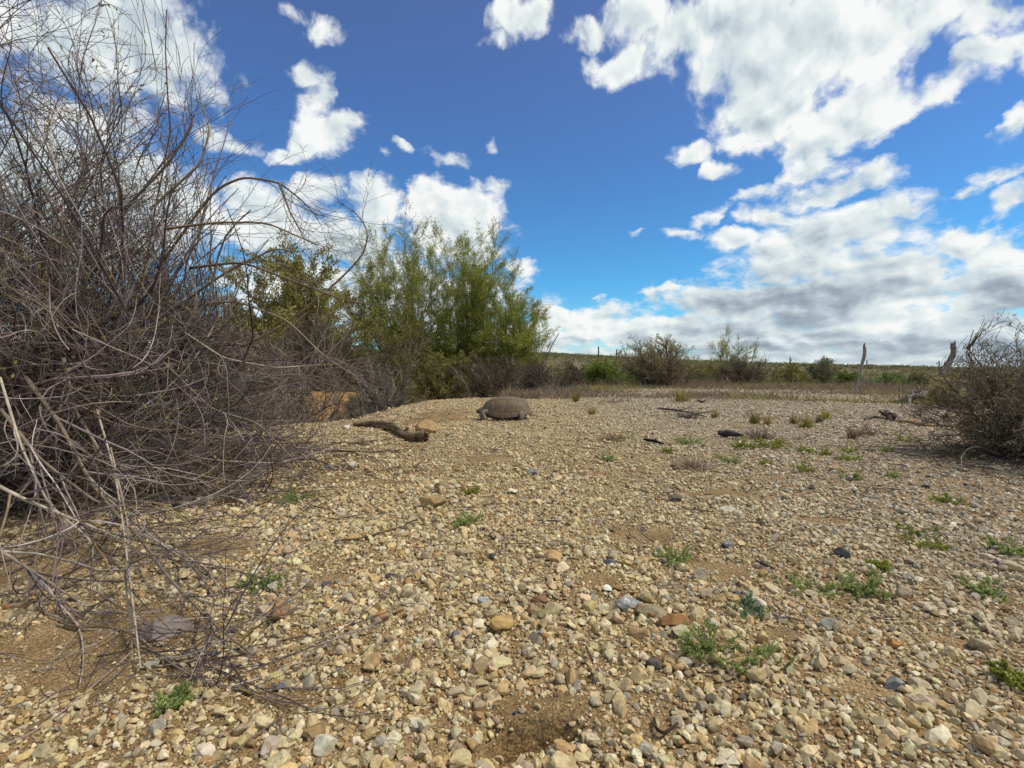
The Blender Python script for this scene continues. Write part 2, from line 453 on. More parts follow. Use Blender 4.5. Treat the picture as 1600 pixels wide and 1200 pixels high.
def build_ground():
    rr = [0.0]
    r = .12
    while r < 9000:
        rr.append(r); r *= 1.0125 if r < 12 else (1.03 if r < 400 else 1.15)
    rr = np.array(rr[1:])
    a1 = np.arange(-66, 66.01, .4); a2 = np.arange(70, 290, 4.0)
    aa = np.radians(np.concatenate([a1, a2])); na = len(aa); nr = len(rr)
    A, Rr = np.meshgrid(aa, rr)
    x = Rr * np.sin(A); y = Rr * np.cos(A); z = height(x, y)
    verts = np.stack([x, y, z], -1).reshape(-1, 3)
    verts = np.concatenate([verts, [[0, 0, float(height(0.001, 0.001))]]])
    i = np.arange(nr - 1)[:, None]; j = np.arange(na)[None, :]; j2 = (j + 1) % na
    q = np.stack(np.broadcast_arrays(i * na + j, (i + 1) * na + j, (i + 1) * na + j2, i * na + j2), -1).reshape(-1, 4)[:, ::-1]
    c = len(verts) - 1
    t = np.stack([np.full(na, c), np.arange(na), (np.arange(na) + 1) % na], -1)[:, ::-1]
    vx, vy = verts[:, 0], verts[:, 1]
    rad = np.hypot(vx, vy); az = np.arctan2(vx, vy)
    E = edge(az) * (1 + .10 * fbm(vx * 1.1, vy * 1.1, 3, 3))
    bey = sstep(-.02, .22, (rad - E) / (.6 + .06 * rad))
    bank = sstep(4.1, 4.6, rad) * sstep(7.0, 5.8, rad) * sstep(-.64, -.5, az) * sstep(-.2, -.3, az)
    bank = np.maximum(bank, sstep(-.12, .05, (rad - E)) * sstep(.75, .4, rad - E) * sstep(-.35, -.25, az) * sstep(.25, .1, az) * .9)
    o = new_mesh('ground', verts, [q, t], ground_mat(), None, None, True,
                 {'cover': (1 - bare(vx, vy)) * sstep(1.2, 3.0, rad), 'beyond': bey, 'bank': np.clip(bank, 0, 1)})
    tag(o, kind='structure')


build_ground()

# ------------------------------------------------------------------ pebbles
def ico(sub):
    bm = bmesh.new(); bmesh.ops.create_icosphere(bm, subdivisions=sub, radius=1.0)
    v = np.array([x.co[:] for x in bm.verts]); f = np.array([[q.index for q in x.verts] for x in bm.faces]); bm.free()
    return v, f


ICO = {k: ico(k) for k in (1, 2, 3, 4)}


def chip(sub, rng, planes=11, lo=.45, hi=.85, rough=.05):
    v, f = ICO[sub]; v = v.copy()
    n = norm(rng.normal(size=(planes, 3)))
    for k in range(planes):
        d = rng.uniform(lo, hi); s = v @ n[k]; over = np.maximum(s - d, 0)
        v -= over[:, None] * n[k] * .97
    v *= 1 + rng.normal(size=(len(v), 1)) * rough
    return v, f


def rotmats(rng, n, tilt=.5):
    a = rng.uniform(0, 2 * PI, n); ax = norm(np.stack([rng.normal(size=n), rng.normal(size=n), np.zeros(n)], -1)); t = rng.normal(size=n) * tilt
    ca, sa = np.cos(a), np.sin(a); Z = np.zeros((n, 3, 3)); Z[:, 0, 0] = ca; Z[:, 0, 1] = -sa; Z[:, 1, 0] = sa; Z[:, 1, 1] = ca; Z[:, 2, 2] = 1
    K = np.zeros((n, 3, 3)); K[:, 0, 2] = ax[:, 1]; K[:, 1, 2] = -ax[:, 0]; K[:, 2, 0] = -ax[:, 1]; K[:, 2, 1] = ax[:, 0]
    st, ct = np.sin(t)[:, None, None], np.cos(t)[:, None, None]
    I = np.eye(3)[None]
    return (I + st * K + (1 - ct) * (K @ K)) @ Z


PEB_COL = np.array([srgb(*c) for c in [(204, 188, 150), (196, 178, 136), (188, 166, 120), (212, 200, 168), (178, 150, 102), (190, 172, 134), (170, 152, 118),
                                       (184, 162, 122), (194, 166, 114), (160, 130, 86), (164, 124, 74), (166, 158, 140), (152, 134, 106), (205, 186, 140), (140, 130, 112), (180, 164, 134)]])
PEB_P = np.array([10, 12, 12, 9, 8, 11, 7, 9, 7, 3.5, 1.4, 6, 4, 10, 2, 9]); PEB_P = PEB_P / PEB_P.sum()


def pebble_field(bag, rng, r0, r1, dens, sub, size, sig, half=R(58), gritty=False, inner=0.0):
    area = (half - inner) * (r1 ** 2 - r0 ** 2)
    n = int(area * dens)
    r = np.sqrt(rng.uniform(r0 ** 2, r1 ** 2, n)); a = rng.uniform(inner, half, n) * np.where(rng.uniform(size=n) < .5, -1, 1)
    x, y = r * np.sin(a), r * np.cos(a)
    b = bare(x, y)
    keep = rng.uniform(size=n) > b * (.80 if not gritty else .25)
    keep &= r < edge(a) * (1 + .10 * fbm(x * 1.1, y * 1.1, 3, 3)) + .05
    x, y, r, b = x[keep], y[keep], r[keep], b[keep]; n = len(x)
    s = size * np.exp(rng.normal(size=n) * sig) * (1 - .45 * b)
    clump = 1 + .5 * fbm(x * 3, y * 3, 40, 2); s = s * clump
    s = np.minimum(s, (.012 if r0 < 3 else .016) if not gritty else .003)
    sc = np.stack([s * rng.uniform(.85, 1.35, n), s * rng.uniform(.75, 1.1, n), s * rng.uniform(.5, .9, n)], -1)
    z = height(x, y) + sc[:, 2] * rng.uniform(.1, .75, n)
    ci = rng.choice(len(PEB_COL), n, p=PEB_P)
    col = PEB_COL[ci] * rng.uniform(.82, 1.16, (n, 1)) * (1 + rng.normal(size=(n, 3)) * .03)
    # the right hand side of the flat is greyer, the middle warmer
    col = col * np.array([.99, .98, .895])
    g = sstep(.1, 1.2, x)[:, None]; lum = col.mean(1, keepdims=True)
    col = col * (1 - .35 * g) + lum * .35 * g * np.array([1.02, 1, .96])
    lum = col.mean(1, keepdims=True); col = col * .91 + lum * .09
    dark = rng.uniform(size=n) < .005
    col[dark] = srgb(92, 90, 94) * rng.uniform(.6, 1.3, (dark.sum(), 1))
    Rm = rotmats(rng, n, .55)
    protos = [chip(sub, rng, 9, .38, .82) for _ in range(14)]
    pi = rng.integers(0, len(protos), n)
    for k, (pv, pf) in enumerate(protos):
        idx = np.where(pi == k)[0]
        if not len(idx): continue
        v = np.einsum('nij,nvj->nvi', Rm[idx], pv[None] * sc[idx][:, None, :]) + np.stack([x, y, z], -1)[idx][:, None, :]
        nv = len(pv)
        f = (pf[None] + (np.arange(len(idx)) * nv)[:, None, None]).reshape(-1, 3)
        bag.add(v.reshape(-1, 3), t=f, c=np.repeat(np.clip(col[idx], 0, 1), nv, 0))


def build_gravel():
    rng = np.random.default_rng(7)
    b = Bag()
    pebble_field(b, rng, .20, .45, 30000, 3, .0029, .50)
    pebble_field(b, rng, .45, 1.5, 30000, 2, .0028, .50)
    pebble_field(b, rng, 1.5, 3.2, 12500, 1, .0036, .44)
    pebble_field(b, rng, 3.2, 5.6, 4600, 1, .0050, .40)
    pebble_field(b, rng, 5.6, 11, 900, 1, .0080, .36)
    pebble_field(b, rng, .20, 1.4, 34000, 1, .0017, .28, gritty=True)
    # the flat goes on to both sides and behind
    pebble_field(b, rng, .20, 1.5, 9000, 1, .0040, .45, half=PI, inner=R(58))
    pebble_field(b, rng, 1.5, 4.5, 1900, 1, .0058, .42, half=R(130), inner=R(58))
    pebble_field(b, rng, 4.5, 10, 420, 1, .0090, .36, half=R(115), inner=R(58))
    o = b.build('gravel', M_PEB)
    tag(o, 'pale tan gravel covering the desert flat', 'gravel', kind='stuff')


build_gravel()

# ------------------------------------------------------------------ stones one can tell apart
STONES = [  # px, py (where it rests), width px, height ratio, colour, flatness, label
    (982, 966, 42, .70, (134, 140, 152), 'mottled blue-grey stone with pale veins, largest in the middle foreground'),
    (1020, 972, 44, .42, (140, 128, 108), 'flat grey-brown slab touching the veined blue-grey stone'),
    (1056, 992, 46, .45, (128, 86, 50), 'rust-brown wedge stone right of the flat grey-brown slab'),
    (846, 950, 30, .6, (120, 86, 66), 'dark reddish-brown stone above the olive-grey one'),
    (846, 974, 32, .5, (130, 122, 96), 'olive-grey rounded stone below the dark reddish-brown one'),
    (782, 996, 38, .85, (176, 142, 90), 'upright tan-orange wedge stone left of the reddish-brown stone'),
    (1058, 786, 20, .8, (82, 74, 74), 'small dark charcoal pointed stone alone on mid gravel'),
    (1140, 856, 18, .6, (116, 122, 136), 'small blue-grey stone between the dark pointed stone and the navy one'),
    (1323, 873, 24, .75, (62, 66, 82), 'very dark navy rounded stone above the big green weed'),
    (1201, 890, 26, .35, (92, 90, 92), 'flat dark grey stone left of the navy stone'),
    (1027, 1060, 25, .7, (60, 60, 70), 'near-black square stone in the pebbles left of the largest weed'),
    (1116, 1122, 20, .8, (78, 74, 70), 'dark round stone at the lower edge of the largest weed'),
    (1073, 1060, 27, .6, (150, 150, 148), 'pale grey block beside the near-black square stone'),
    (1408, 1094, 30, .65, (112, 120, 132), 'blue-grey pointed stone in the lower right gravel'),
    (1446, 1088, 34, .55, (170, 160, 140), 'pale flat stone touching the blue-grey pointed stone'),
    (1408, 1026, 30, .6, (156, 108, 66), 'orange-brown stone in the lower right gravel'),
    (592, 978, 26, .7, (190, 130, 84), 'bright orange-pink stone in the left gravel'),
    (430, 980, 38, .75, (140, 104, 82), 'reddish-brown angular rock at the edge of the large bush'),
    (402, 966, 22, .8, (180, 160, 148), 'pinkish pale stone touching the reddish-brown angular rock'),
    (243, 990, 80, .34, (112, 104, 112), 'flat purple-grey slate slab under the bush twigs'),
    (755, 1182, 34, .85, (196, 184, 136), 'pale yellow block left of the scraped hole'),
    (305, 1192, 36, .6, (214, 196, 188), 'white-pink stone at the bottom left edge'),
    (502, 1182, 32, .7, (206, 204, 190), 'white stone at the bottom edge left of the hole'),
    (434, 1174, 28, .6, (200, 186, 152), 'cream stone at the bottom left between the white ones'),
    (512, 737, 14, .7, (92, 98, 114), 'small slate-blue stone right of the large bush'),
    (548, 735, 15, .7, (196, 190, 180), 'small whitish stone beside the slate-blue one'),
    (676, 803, 40, .40, (146, 122, 84), 'flat tan-brown rock alone in the middle gravel'),
    (688, 771, 19, .6, (126, 98, 76), 'small brown stone above the flat tan-brown rock'),
    (832, 750, 16, .7, (136, 146, 156), 'small pale blue stone below the tortoise'),
    (866, 890, 32, .65, (188, 150, 104), 'rounded peach-tan stone in the centre gravel'),
    (750, 950, 26, .55, (150, 158, 168), 'pale blue-grey flat stone left of the olive-grey stone'),
    (1140, 801, 26, .45, (188, 186, 176), 'pale whitish flat stone right of the dark pointed stone'),
    (1303, 994, 26, .6, (140, 142, 146), 'grey angular stone below the big green weed'),
    (1096, 914, 24, .8, (152, 146, 134), 'grey upright stone under the small weed patch'),
    (950, 932, 15, .6, (222, 222, 220), 'small bright white oval pebble above the veined stone'),
    (1070, 1015, 26, .8, (196, 188, 158), 'pale cream angular stone below the rust-brown wedge'),
    (670, 682, 38, .62, (160, 132, 98), 'tan pink boulder just behind the broken log end'),
    (540, 674, 11, .9, (226, 222, 214), 'tiny bright white stone left of the log'),
    (568, 700, 17, .8, (146, 130, 112), 'grey-brown stone lying on the thin dark twig'),
    (768, 661, 20, .4, (176, 156, 128), 'pale flat stone under the front foot of the tortoise'),
    (648, 1150, 26, .6, (196, 192, 180), 'pale grey stone near the bottom left of the hole'),
    (822, 1027, 26, .5, (126, 112, 104), 'purple-brown stone below the tan-orange wedge'),
    (985, 1160, 22, .8, (196, 180, 132), 'cream stone against the curved dark twig'),
    (1576, 936, 16, .7, (92, 96, 96), 'dark grey stone beside the weed at the right edge'),
    (1500, 905, 20, .6, (158, 150, 134), 'grey-tan stone left of the weed at the right edge'),
    (1310, 738, 20, .5, (152, 132, 100), 'tan rock in the gravel near the right bush'),
    (1275, 765, 14, .6, (132, 122, 108), 'small brown rock left of the tan rock by the right bush'),
]


def build_stones():
    for i, (px, py, w, hr, c, lab) in enumerate(STONES):
        rng = np.random.default_rng(100 + i)
        x, y = ground_at(px, py - w * hr * .25)
        W = w / F * y / 2 * 1.12
        c = tuple(.78 * a + .22 * b for a, b in zip(c, (176, 156, 122)))
        v, f = chip(4, rng, 15, .5, .88, .0)
        v = v + .05 * np.stack([vnoise(v[:, 0] * 3 + k, v[:, 1] * 3 + v[:, 2] * 2, i + k) for k in range(3)], -1)
        v = v / np.abs(v[:, 0]).max()
        sc = np.array([W, W * rng.uniform(.65, .9), W * hr * .95])
        v = v * sc
        c = (c[0], c[1], c[2] * .94)
        z0 = float(height(x, y))
        v[:, 2] -= v[:, 2].min() * .72
        n = fbm(v[:, 0] / W * 2.2 + 5, v[:, 1] / W * 2.2 + v[:, 2] / W * 2, i, 4)
        col = srgb(*c)[None] * (1 + n[:, None] * .5)
        if 'veins' in lab:
            vn = np.abs(fbm(v[:, 0] / W * 2 + 3, v[:, 2] / W * 2 + v[:, 1] / W, 77, 4)); col = np.where((vn < .035)[:, None], srgb(196, 194, 188), col)
        o = new_mesh('stone', v, [f], M_ROCK, None, np.clip(col, 0, 1), False)
        o.location = (x, y, z0); o.rotation_euler = (0, 0, rng.uniform(-.4, .4))
        tag(o, lab, 'stone', 'stones lying in the gravel')


build_stones()

# ------------------------------------------------------------------ branches
def sweep(rng, P, D, Ln, S, wig, trop=(0, 0, 1), k=0.0, kend=None):
    n = len(P); pts = np.zeros((n, S + 1, 3)); pts[:, 0] = P; d = norm(D); p = P.copy()
    trop = np.asarray(trop, float)
    bend = norm(rng.normal(size=(n, 3)))
    for s in range(S):
        kk = k if kend is None else k + (kend - k) * s / max(S - 1, 1)
        bend = norm(bend + .6 * rng.normal(size=(n, 3)))
        d = norm(d + wig * bend + kk * trop)
        p = p + d * (Ln / S)[:, None]; pts[:, s + 1] = p
    return pts


def spawn(rng, pts, Ln, rad, per, t0=.15, t1=1.0, ang=(.4, .9), ratio=.5, fall=.5, rr=.6):
    n, S1, _ = pts.shape; S = S1 - 1
    par = np.repeat(np.arange(n), per); m = len(par)
    t = rng.uniform(t0, t1, m); f = t * S; i = np.minimum(f.astype(int), S - 1); u = (f - i)[:, None]
    P = pts[par, i] * (1 - u) + pts[par, i + 1] * u
    T = norm(pts[par, i + 1] - pts[par, i])
    pr = norm(np.cross(T, rng.normal(size=(m, 3)))); a = rng.uniform(*ang, m)[:, None]
    D = T * np.cos(a) + pr * np.sin(a)
    L2 = Ln[par] * ratio * (1 - fall * t) * rng.uniform(.6, 1.25, m)
    rp = rad[par, i] * (1 - u[:, 0]) + rad[par, i + 1] * u[:, 0]
    return P, D, L2, rp * rr, par


def taper(r0, S, end=.35):
    t = np.linspace(0, 1, S + 1)[None]
    return r0[:, None] * (1 - (1 - end) * t)


def tubes(rng, bag, pts, rad, K, col):
    n, S1, _ = pts.shape
    T = np.zeros_like(pts); T[:, 1:-1] = pts[:, 2:] - pts[:, :-2]; T[:, 0] = pts[:, 1] - pts[:, 0]; T[:, -1] = pts[:, -1] - pts[:, -2]; T = norm(T)
    ref = norm(rng.normal(size=(n, 1, 3))); A = norm(np.cross(T, ref)); B = np.cross(T, A)
    th = np.arange(K) * 2 * PI / K
    v = pts[:, :, None] + rad[:, :, None, None] * (A[:, :, None] * np.cos(th)[None, None, :, None] + B[:, :, None] * np.sin(th)[None, None, :, None])
    base = (np.arange(n) * S1 * K)[:, None, None]; s = np.arange(S1 - 1)[None, :, None] * K; k = np.arange(K)[None, None]; k2 = (k + 1) % K
    q = np.stack(np.broadcast_arrays(base + s + k, base + s + k2, base + s + K + k2, base + s + K + k), -1).reshape(-1, 4)
    c = np.repeat(col, S1 * K, 0)
    bag.add(v.reshape(-1, 3), q=q, c=c)


def leaves(rng, bag, P, D, ln, wd, col):
    """small lozenge leaves, slightly folded"""
    n = len(P); D = norm(D); side = norm(np.cross(D, rng.normal(size=(n, 3)))); up = np.cross(side, D)
    ln = np.broadcast_to(ln, n)[:, None]; wd = np.broadcast_to(wd, n)[:, None]
    v = np.stack([P, P + D * ln * .5 + side * wd * .5 + up * wd * .12, P + D * ln, P + D * ln * .5 - side * wd * .5 + up * wd * .12], 1)
    q = np.arange(n * 4).reshape(n, 4)
    bag.add(v.reshape(-1, 3), q=q, c=np.repeat(col, 4, 0))


def pick(rng, cols, n, p=None, var=.2):
    cs = np.array([srgb(*c) for c in cols]); p = None if p is None else np.array(p) / np.sum(p)
    return np.clip(cs[rng.choice(len(cs), n, p=p)] * rng.uniform(1 - var, 1 + var, (n, 1)) * (1 + .04 * rng.normal(size=(n, 3))), .003, 1)


def above0(pts, off=.004):
    z = height(pts[..., 0], pts[..., 1]) + off
    pts[..., 2] = np.maximum(pts[..., 2], z); return pts


TWIGS = [(122, 108, 100), (100, 86, 84), (144, 130, 122), (76, 66, 64), (174, 164, 150), (126, 110, 84), (142, 126, 78)]
TWP = [5, 5, 4, 4, 1.8, 1.2, .7]


def near_bush(name, label, x, y, rad, seed, nstem, az_rng, length, sweepdir, n2, n3, n4, rstem, cols, colp, leafcols, nleaf, zmin=.02, base=.2, elr=(4, 82), stiff=0.0, leafsize=.014, reach=None, profile=(.8, .85, .95, 1.0, 1.05, 1.05, 1.05, 1.05), cull=1.0):
    rng = np.random.default_rng(seed)
    z0 = float(height(x, y))
    root = thing(name, label, 'bush', (x, y, z0))
    a = rng.uniform(az_rng[0], az_rng[1], nstem); e = np.radians(elr[0] + (elr[1] - elr[0]) * rng.uniform(size=nstem) ** 1.0)
    D = np.stack([np.sin(a) * np.cos(e), np.cos(a) * np.cos(e), np.sin(e)], -1)
    br = base * np.sqrt(rng.uniform(size=nstem)); ba = rng.uniform(0, 2 * PI, nstem)
    P = np.stack([x + br * np.sin(ba), y + br * np.cos(ba), np.full(nstem, z0)], -1)
    Ln = length * rng.uniform(.65, 1.15, nstem) * (.72 + .36 * np.sin(e))
    st, tw = Bag(), Bag(); lv = Bag()

    def outline(pts):
        dx, dy = pts[..., 0] - x, pts[..., 1] - y; r = np.hypot(dx, dy) + 1e-9
        return r, reach * np.interp(pts[..., 2], [0, .25, .5, .7, .9, 1.1, 1.4, 2], profile) * (1 + .30 * fbm(np.arctan2(dx, dy) * 2.2 + seed, pts[..., 2] * 2.5, 5, 3))

    def thin(P, D, L_, q):
        # few shoots survive outside the outline
        if cull >= 1: return P, D, L_, q
        r, lim = outline(P); keep = (r < lim * .92) | (rng.uniform(size=len(P)) < cull)
        return P[keep], D[keep], L_[keep], q[keep]

    def above(pts, off=.004):
        # long shoots curl back instead of running on past the bush's outline
        if reach:
            dx, dy = pts[..., 0] - x, pts[..., 1] - y; r = np.hypot(dx, dy) + 1e-9
            lim = reach * np.interp(pts[..., 2], [0, .25, .5, .7, .9, 1.1, 1.4, 2], profile) * (1 + .30 * fbm(np.arctan2(dx, dy) * 2.2 + seed, pts[..., 2] * 2.5, 5, 3))
            r2 = np.where(r > lim, lim + (r - lim) * .42, r); k = r2 / r
            pts = np.stack([x + dx * k, y + dy * k, pts[..., 2]], -1)
        return above0(pts, off)
    S = 12
    p1 = above(sweep(rng, P, D, Ln, S, .16, sweepdir, .03 + stiff, -.02)); r1 = taper(rstem * rng.uniform(.6, 1.25, nstem), S, .35)
    tubes(rng, st, p1, r1, 6, pick(rng, cols, nstem, colp))
    P2, D2, L2, q2, _ = spawn(rng, p1, Ln, r1, n2, .12, 1, (.2, .75), .52, .45, .6)
    P2, D2, L2, q2 = thin(P2, D2, L2, q2)
    p2 = above(sweep(rng, P2, D2, L2, 10, .20, sweepdir, .05, .01)); r2 = taper(np.maximum(q2, .0013), 10, .4)
    tubes(rng, tw, p2, r2, 5, pick(rng, cols, len(P2), colp))
    P3, D3, L3, q3, _ = spawn(rng, p2, L2, r2, n3, .1, 1, (.25, .9), .52, .4, .62)
    P3, D3, L3, q3 = thin(P3, D3, L3, q3)
    p3 = above(sweep(rng, P3, D3, L3, 8, .24, sweepdir, .05, .03)); r3 = taper(np.maximum(q3, .0009), 8, .45)
    tubes(rng, tw, p3, r3, 4, pick(rng, cols, len(P3), colp))
    last = p3
    if n4:
        P4, D4, L4, q4, _ = spawn(rng, p3, L3, r3, n4, .2, 1, (.3, 1.0), .5, .3, .7)
        P4, D4, L4, q4 = thin(P4, D4, L4, q4)
        p4 = above(sweep(rng, P4, D4, L4, 5, .26, sweepdir, .05, .05)); r4 = taper(np.maximum(q4, .0006), 5, .5)
        tubes(rng, tw, p4, r4, 3, pick(rng, cols, len(P4), colp))
        last = p4
    fl = last.reshape(-1, 3)
    if nleaf:
        idx = rng.integers(0, len(last), nleaf); k = rng.integers(last.shape[1] // 2, last.shape[1], nleaf)
        LP = last[idx, k]; LD = norm(rng.normal(size=(nleaf, 3)) + np.array([0, 0, .6]))
        leaves(rng, lv, LP, LD, leafsize * rng.uniform(.6, 1.3, nleaf), leafsize * .42, pick(rng, leafcols, nleaf))
    off = np.array([x, y, z0])
    for b in (st, tw, lv):
        b.v = [q - off for q in b.v]
    st.build('stem', M_TWIG, root, True); tw.build('twigs', M_TWIG, root, True)
    if lv.n: lv.build('leaves', M_LEAF, root)
    return root


# the big bare bush that fills the left of the picture
BUSH = near_bush('bare_bush', 'huge bare twiggy bush towering over the left side of the gravel', -1.50, 1.42, 1.0, 11, 160, (R(0), R(180)), 1.20,
          (.42, .0, .10), 12, 6, 4, .0046, TWIGS, TWP, [(150, 152, 76), (124, 128, 72), (160, 148, 92), (132, 114, 74)], 5200, elr=(2, 88), base=.36, reach=1.0, profile=(.88, .86, .64, .54, .52, .52, .46, .36), cull=.25)


near_bush('tangled_bush', 'brown-grey tangled bush behind the huge bare bush, left of the gully', -1.86, 3.3, .8, 12, 120, (R(-180), R(180)), 1.0,
          (.2, -.05, .1), 7, 5, 3, .007, TWIGS, TWP, [(128, 122, 84), (112, 106, 72), (140, 126, 92)], 14000, base=.38, elr=(2, 80), leafsize=.016, reach=.86)
near_bush('thorny_bush', 'dark thorny bush with small grey leaves at the right edge of the gravel', 1.83, 1.74, .5, 13, 120, (R(-180), R(180)), .47,
          (0, 0, .1), 8, 6, 3, .0036, [(112, 98, 84), (88, 76, 68), (140, 126, 108), (120, 102, 80)], [4, 3, 2, 2],
          [(150, 144, 112), (132, 124, 92), (166, 156, 128), (122, 126, 80)], 20000, base=.14, elr=(0, 80), leafsize=.009, reach=.50, profile=(1, .74, .22, .15, .1, .1, .1, .1), cull=.25)

# ------------------------------------------------------------------ shrubs and trees further off
def shrub(name, label, px, d, wpx, top, seed, twigc, leafc, nleaf, leafsize, cat='shrub', shape=.6, group=None, stems=34, n2=7, n3=5, zb=None,
          leaf_up=.3, wl=.45, trop=.04, up=(8, 86), lo_leaf=0.0, rs=None, leafpow=1.0, droop=0.0, parts=('stems', 'foliage')):
    rng = np.random.default_rng(seed)
    x = (px - 800) / F * d; y = d
    z0 = float(height(x, y)) if zb is None else zb
    H = (HOR - top) / F * d + EYE - z0; W = wpx / F * d / 2
    root = thing(name, label, cat, (x, y, z0), 0, group)
    a = rng.uniform(0, 2 * PI, stems); e = np.radians(rng.uniform(up[0], up[1], stems))
    D = np.stack([np.sin(a) * np.cos(e), np.cos(a) * np.cos(e), np.sin(e)], -1)
    # length so that the tips lie on an uneven dome of half-width W and height H
    Ln = 1 / np.sqrt((np.cos(e) / W) ** 2 + (np.sin(e) / H) ** 2) * rng.uniform(.62, .92, stems)
    P = np.zeros((stems, 3)); P[:, 0] = rng.normal(size=stems) * W * .10; P[:, 1] = rng.normal(size=stems) * W * .10
    S = 8; r0 = (rs or .012 * H + .004) * rng.uniform(.6, 1.2, stems)
    tb = Bag(); lb = Bag()
    p1 = sweep(rng, P, D, Ln, S, .13, (0, 0, 1), trop); r1 = taper(r0, S, .4); tubes(rng, tb, p1, r1, 5, pick(rng, twigc, stems))
    P2, D2, L2, q2, _ = spawn(rng, p1, Ln, r1, n2, .2, 1, (.3, .8), .48, .4, .6)
    p2 = sweep(rng, P2, D2, L2, 6, .16, (0, 0, 1), trop); r2 = taper(np.maximum(q2, .0015), 6, .4); tubes(rng, tb, p2, r2, 4, pick(rng, twigc, len(P2)))
    P3, D3, L3, q3, _ = spawn(rng, p2, L2, r2, n3, .15, 1, (.3, .9), .55, .35, .65)
    p3 = sweep(rng, P3, D3, L3, 4, .2, (0, 0, 1), trop - droop); r3 = taper(np.maximum(q3, .0012), 4, .5); tubes(rng, tb, p3, r3, 3, pick(rng, twigc, len(P3)))
    if nleaf:
        i = rng.integers(0, len(p3), nleaf * 2); k = rng.integers(1, 5, nleaf * 2); u = rng.uniform(size=(nleaf * 2, 1))
        LP = p3[i, k] * u + p3[i, k - 1] * (1 - u)
        hz = np.clip(LP[:, 2] / H, 0, 1)
        keep = rng.uniform(size=len(LP)) < (lo_leaf + (1 - lo_leaf) * hz ** leafpow)
        LP = LP[keep][:nleaf]; i = i[keep][:nleaf]; nl = len(LP)
        LP = LP + rng.normal(size=(nl, 3)) * leafsize * .5
        T = norm(p3[i, -1] - p3[i, 0])
        LD = norm(T * .8 + rng.normal(size=(nl, 3)) * .55 + np.array([0, 0, leaf_up]))
        bt = rng.uniform(.8, 1.2, len(p3))[i][:, None]
        leaves(rng, lb, LP, LD, leafsize * rng.uniform(.6, 1.4, nl), leafsize * wl, np.clip(pick(rng, leafc, nl) * bt, .003, 1))
    tb.build(parts[0], M_TWIG, root)
    if lb.n: lb.build(parts[1], M_LEAF, root)
    return root


BR = [(128, 114, 96), (108, 94, 80), (144, 130, 112), (116, 98, 78)]
GB = [(134, 124, 106), (152, 142, 124), (116, 106, 90)]
OLV = [(150, 144, 76), (134, 130, 68), (164, 154, 94), (116, 114, 62)]
PVG = [(158, 162, 66), (142, 150, 60), (174, 170, 86), (124, 134, 56), (164, 162, 72)]


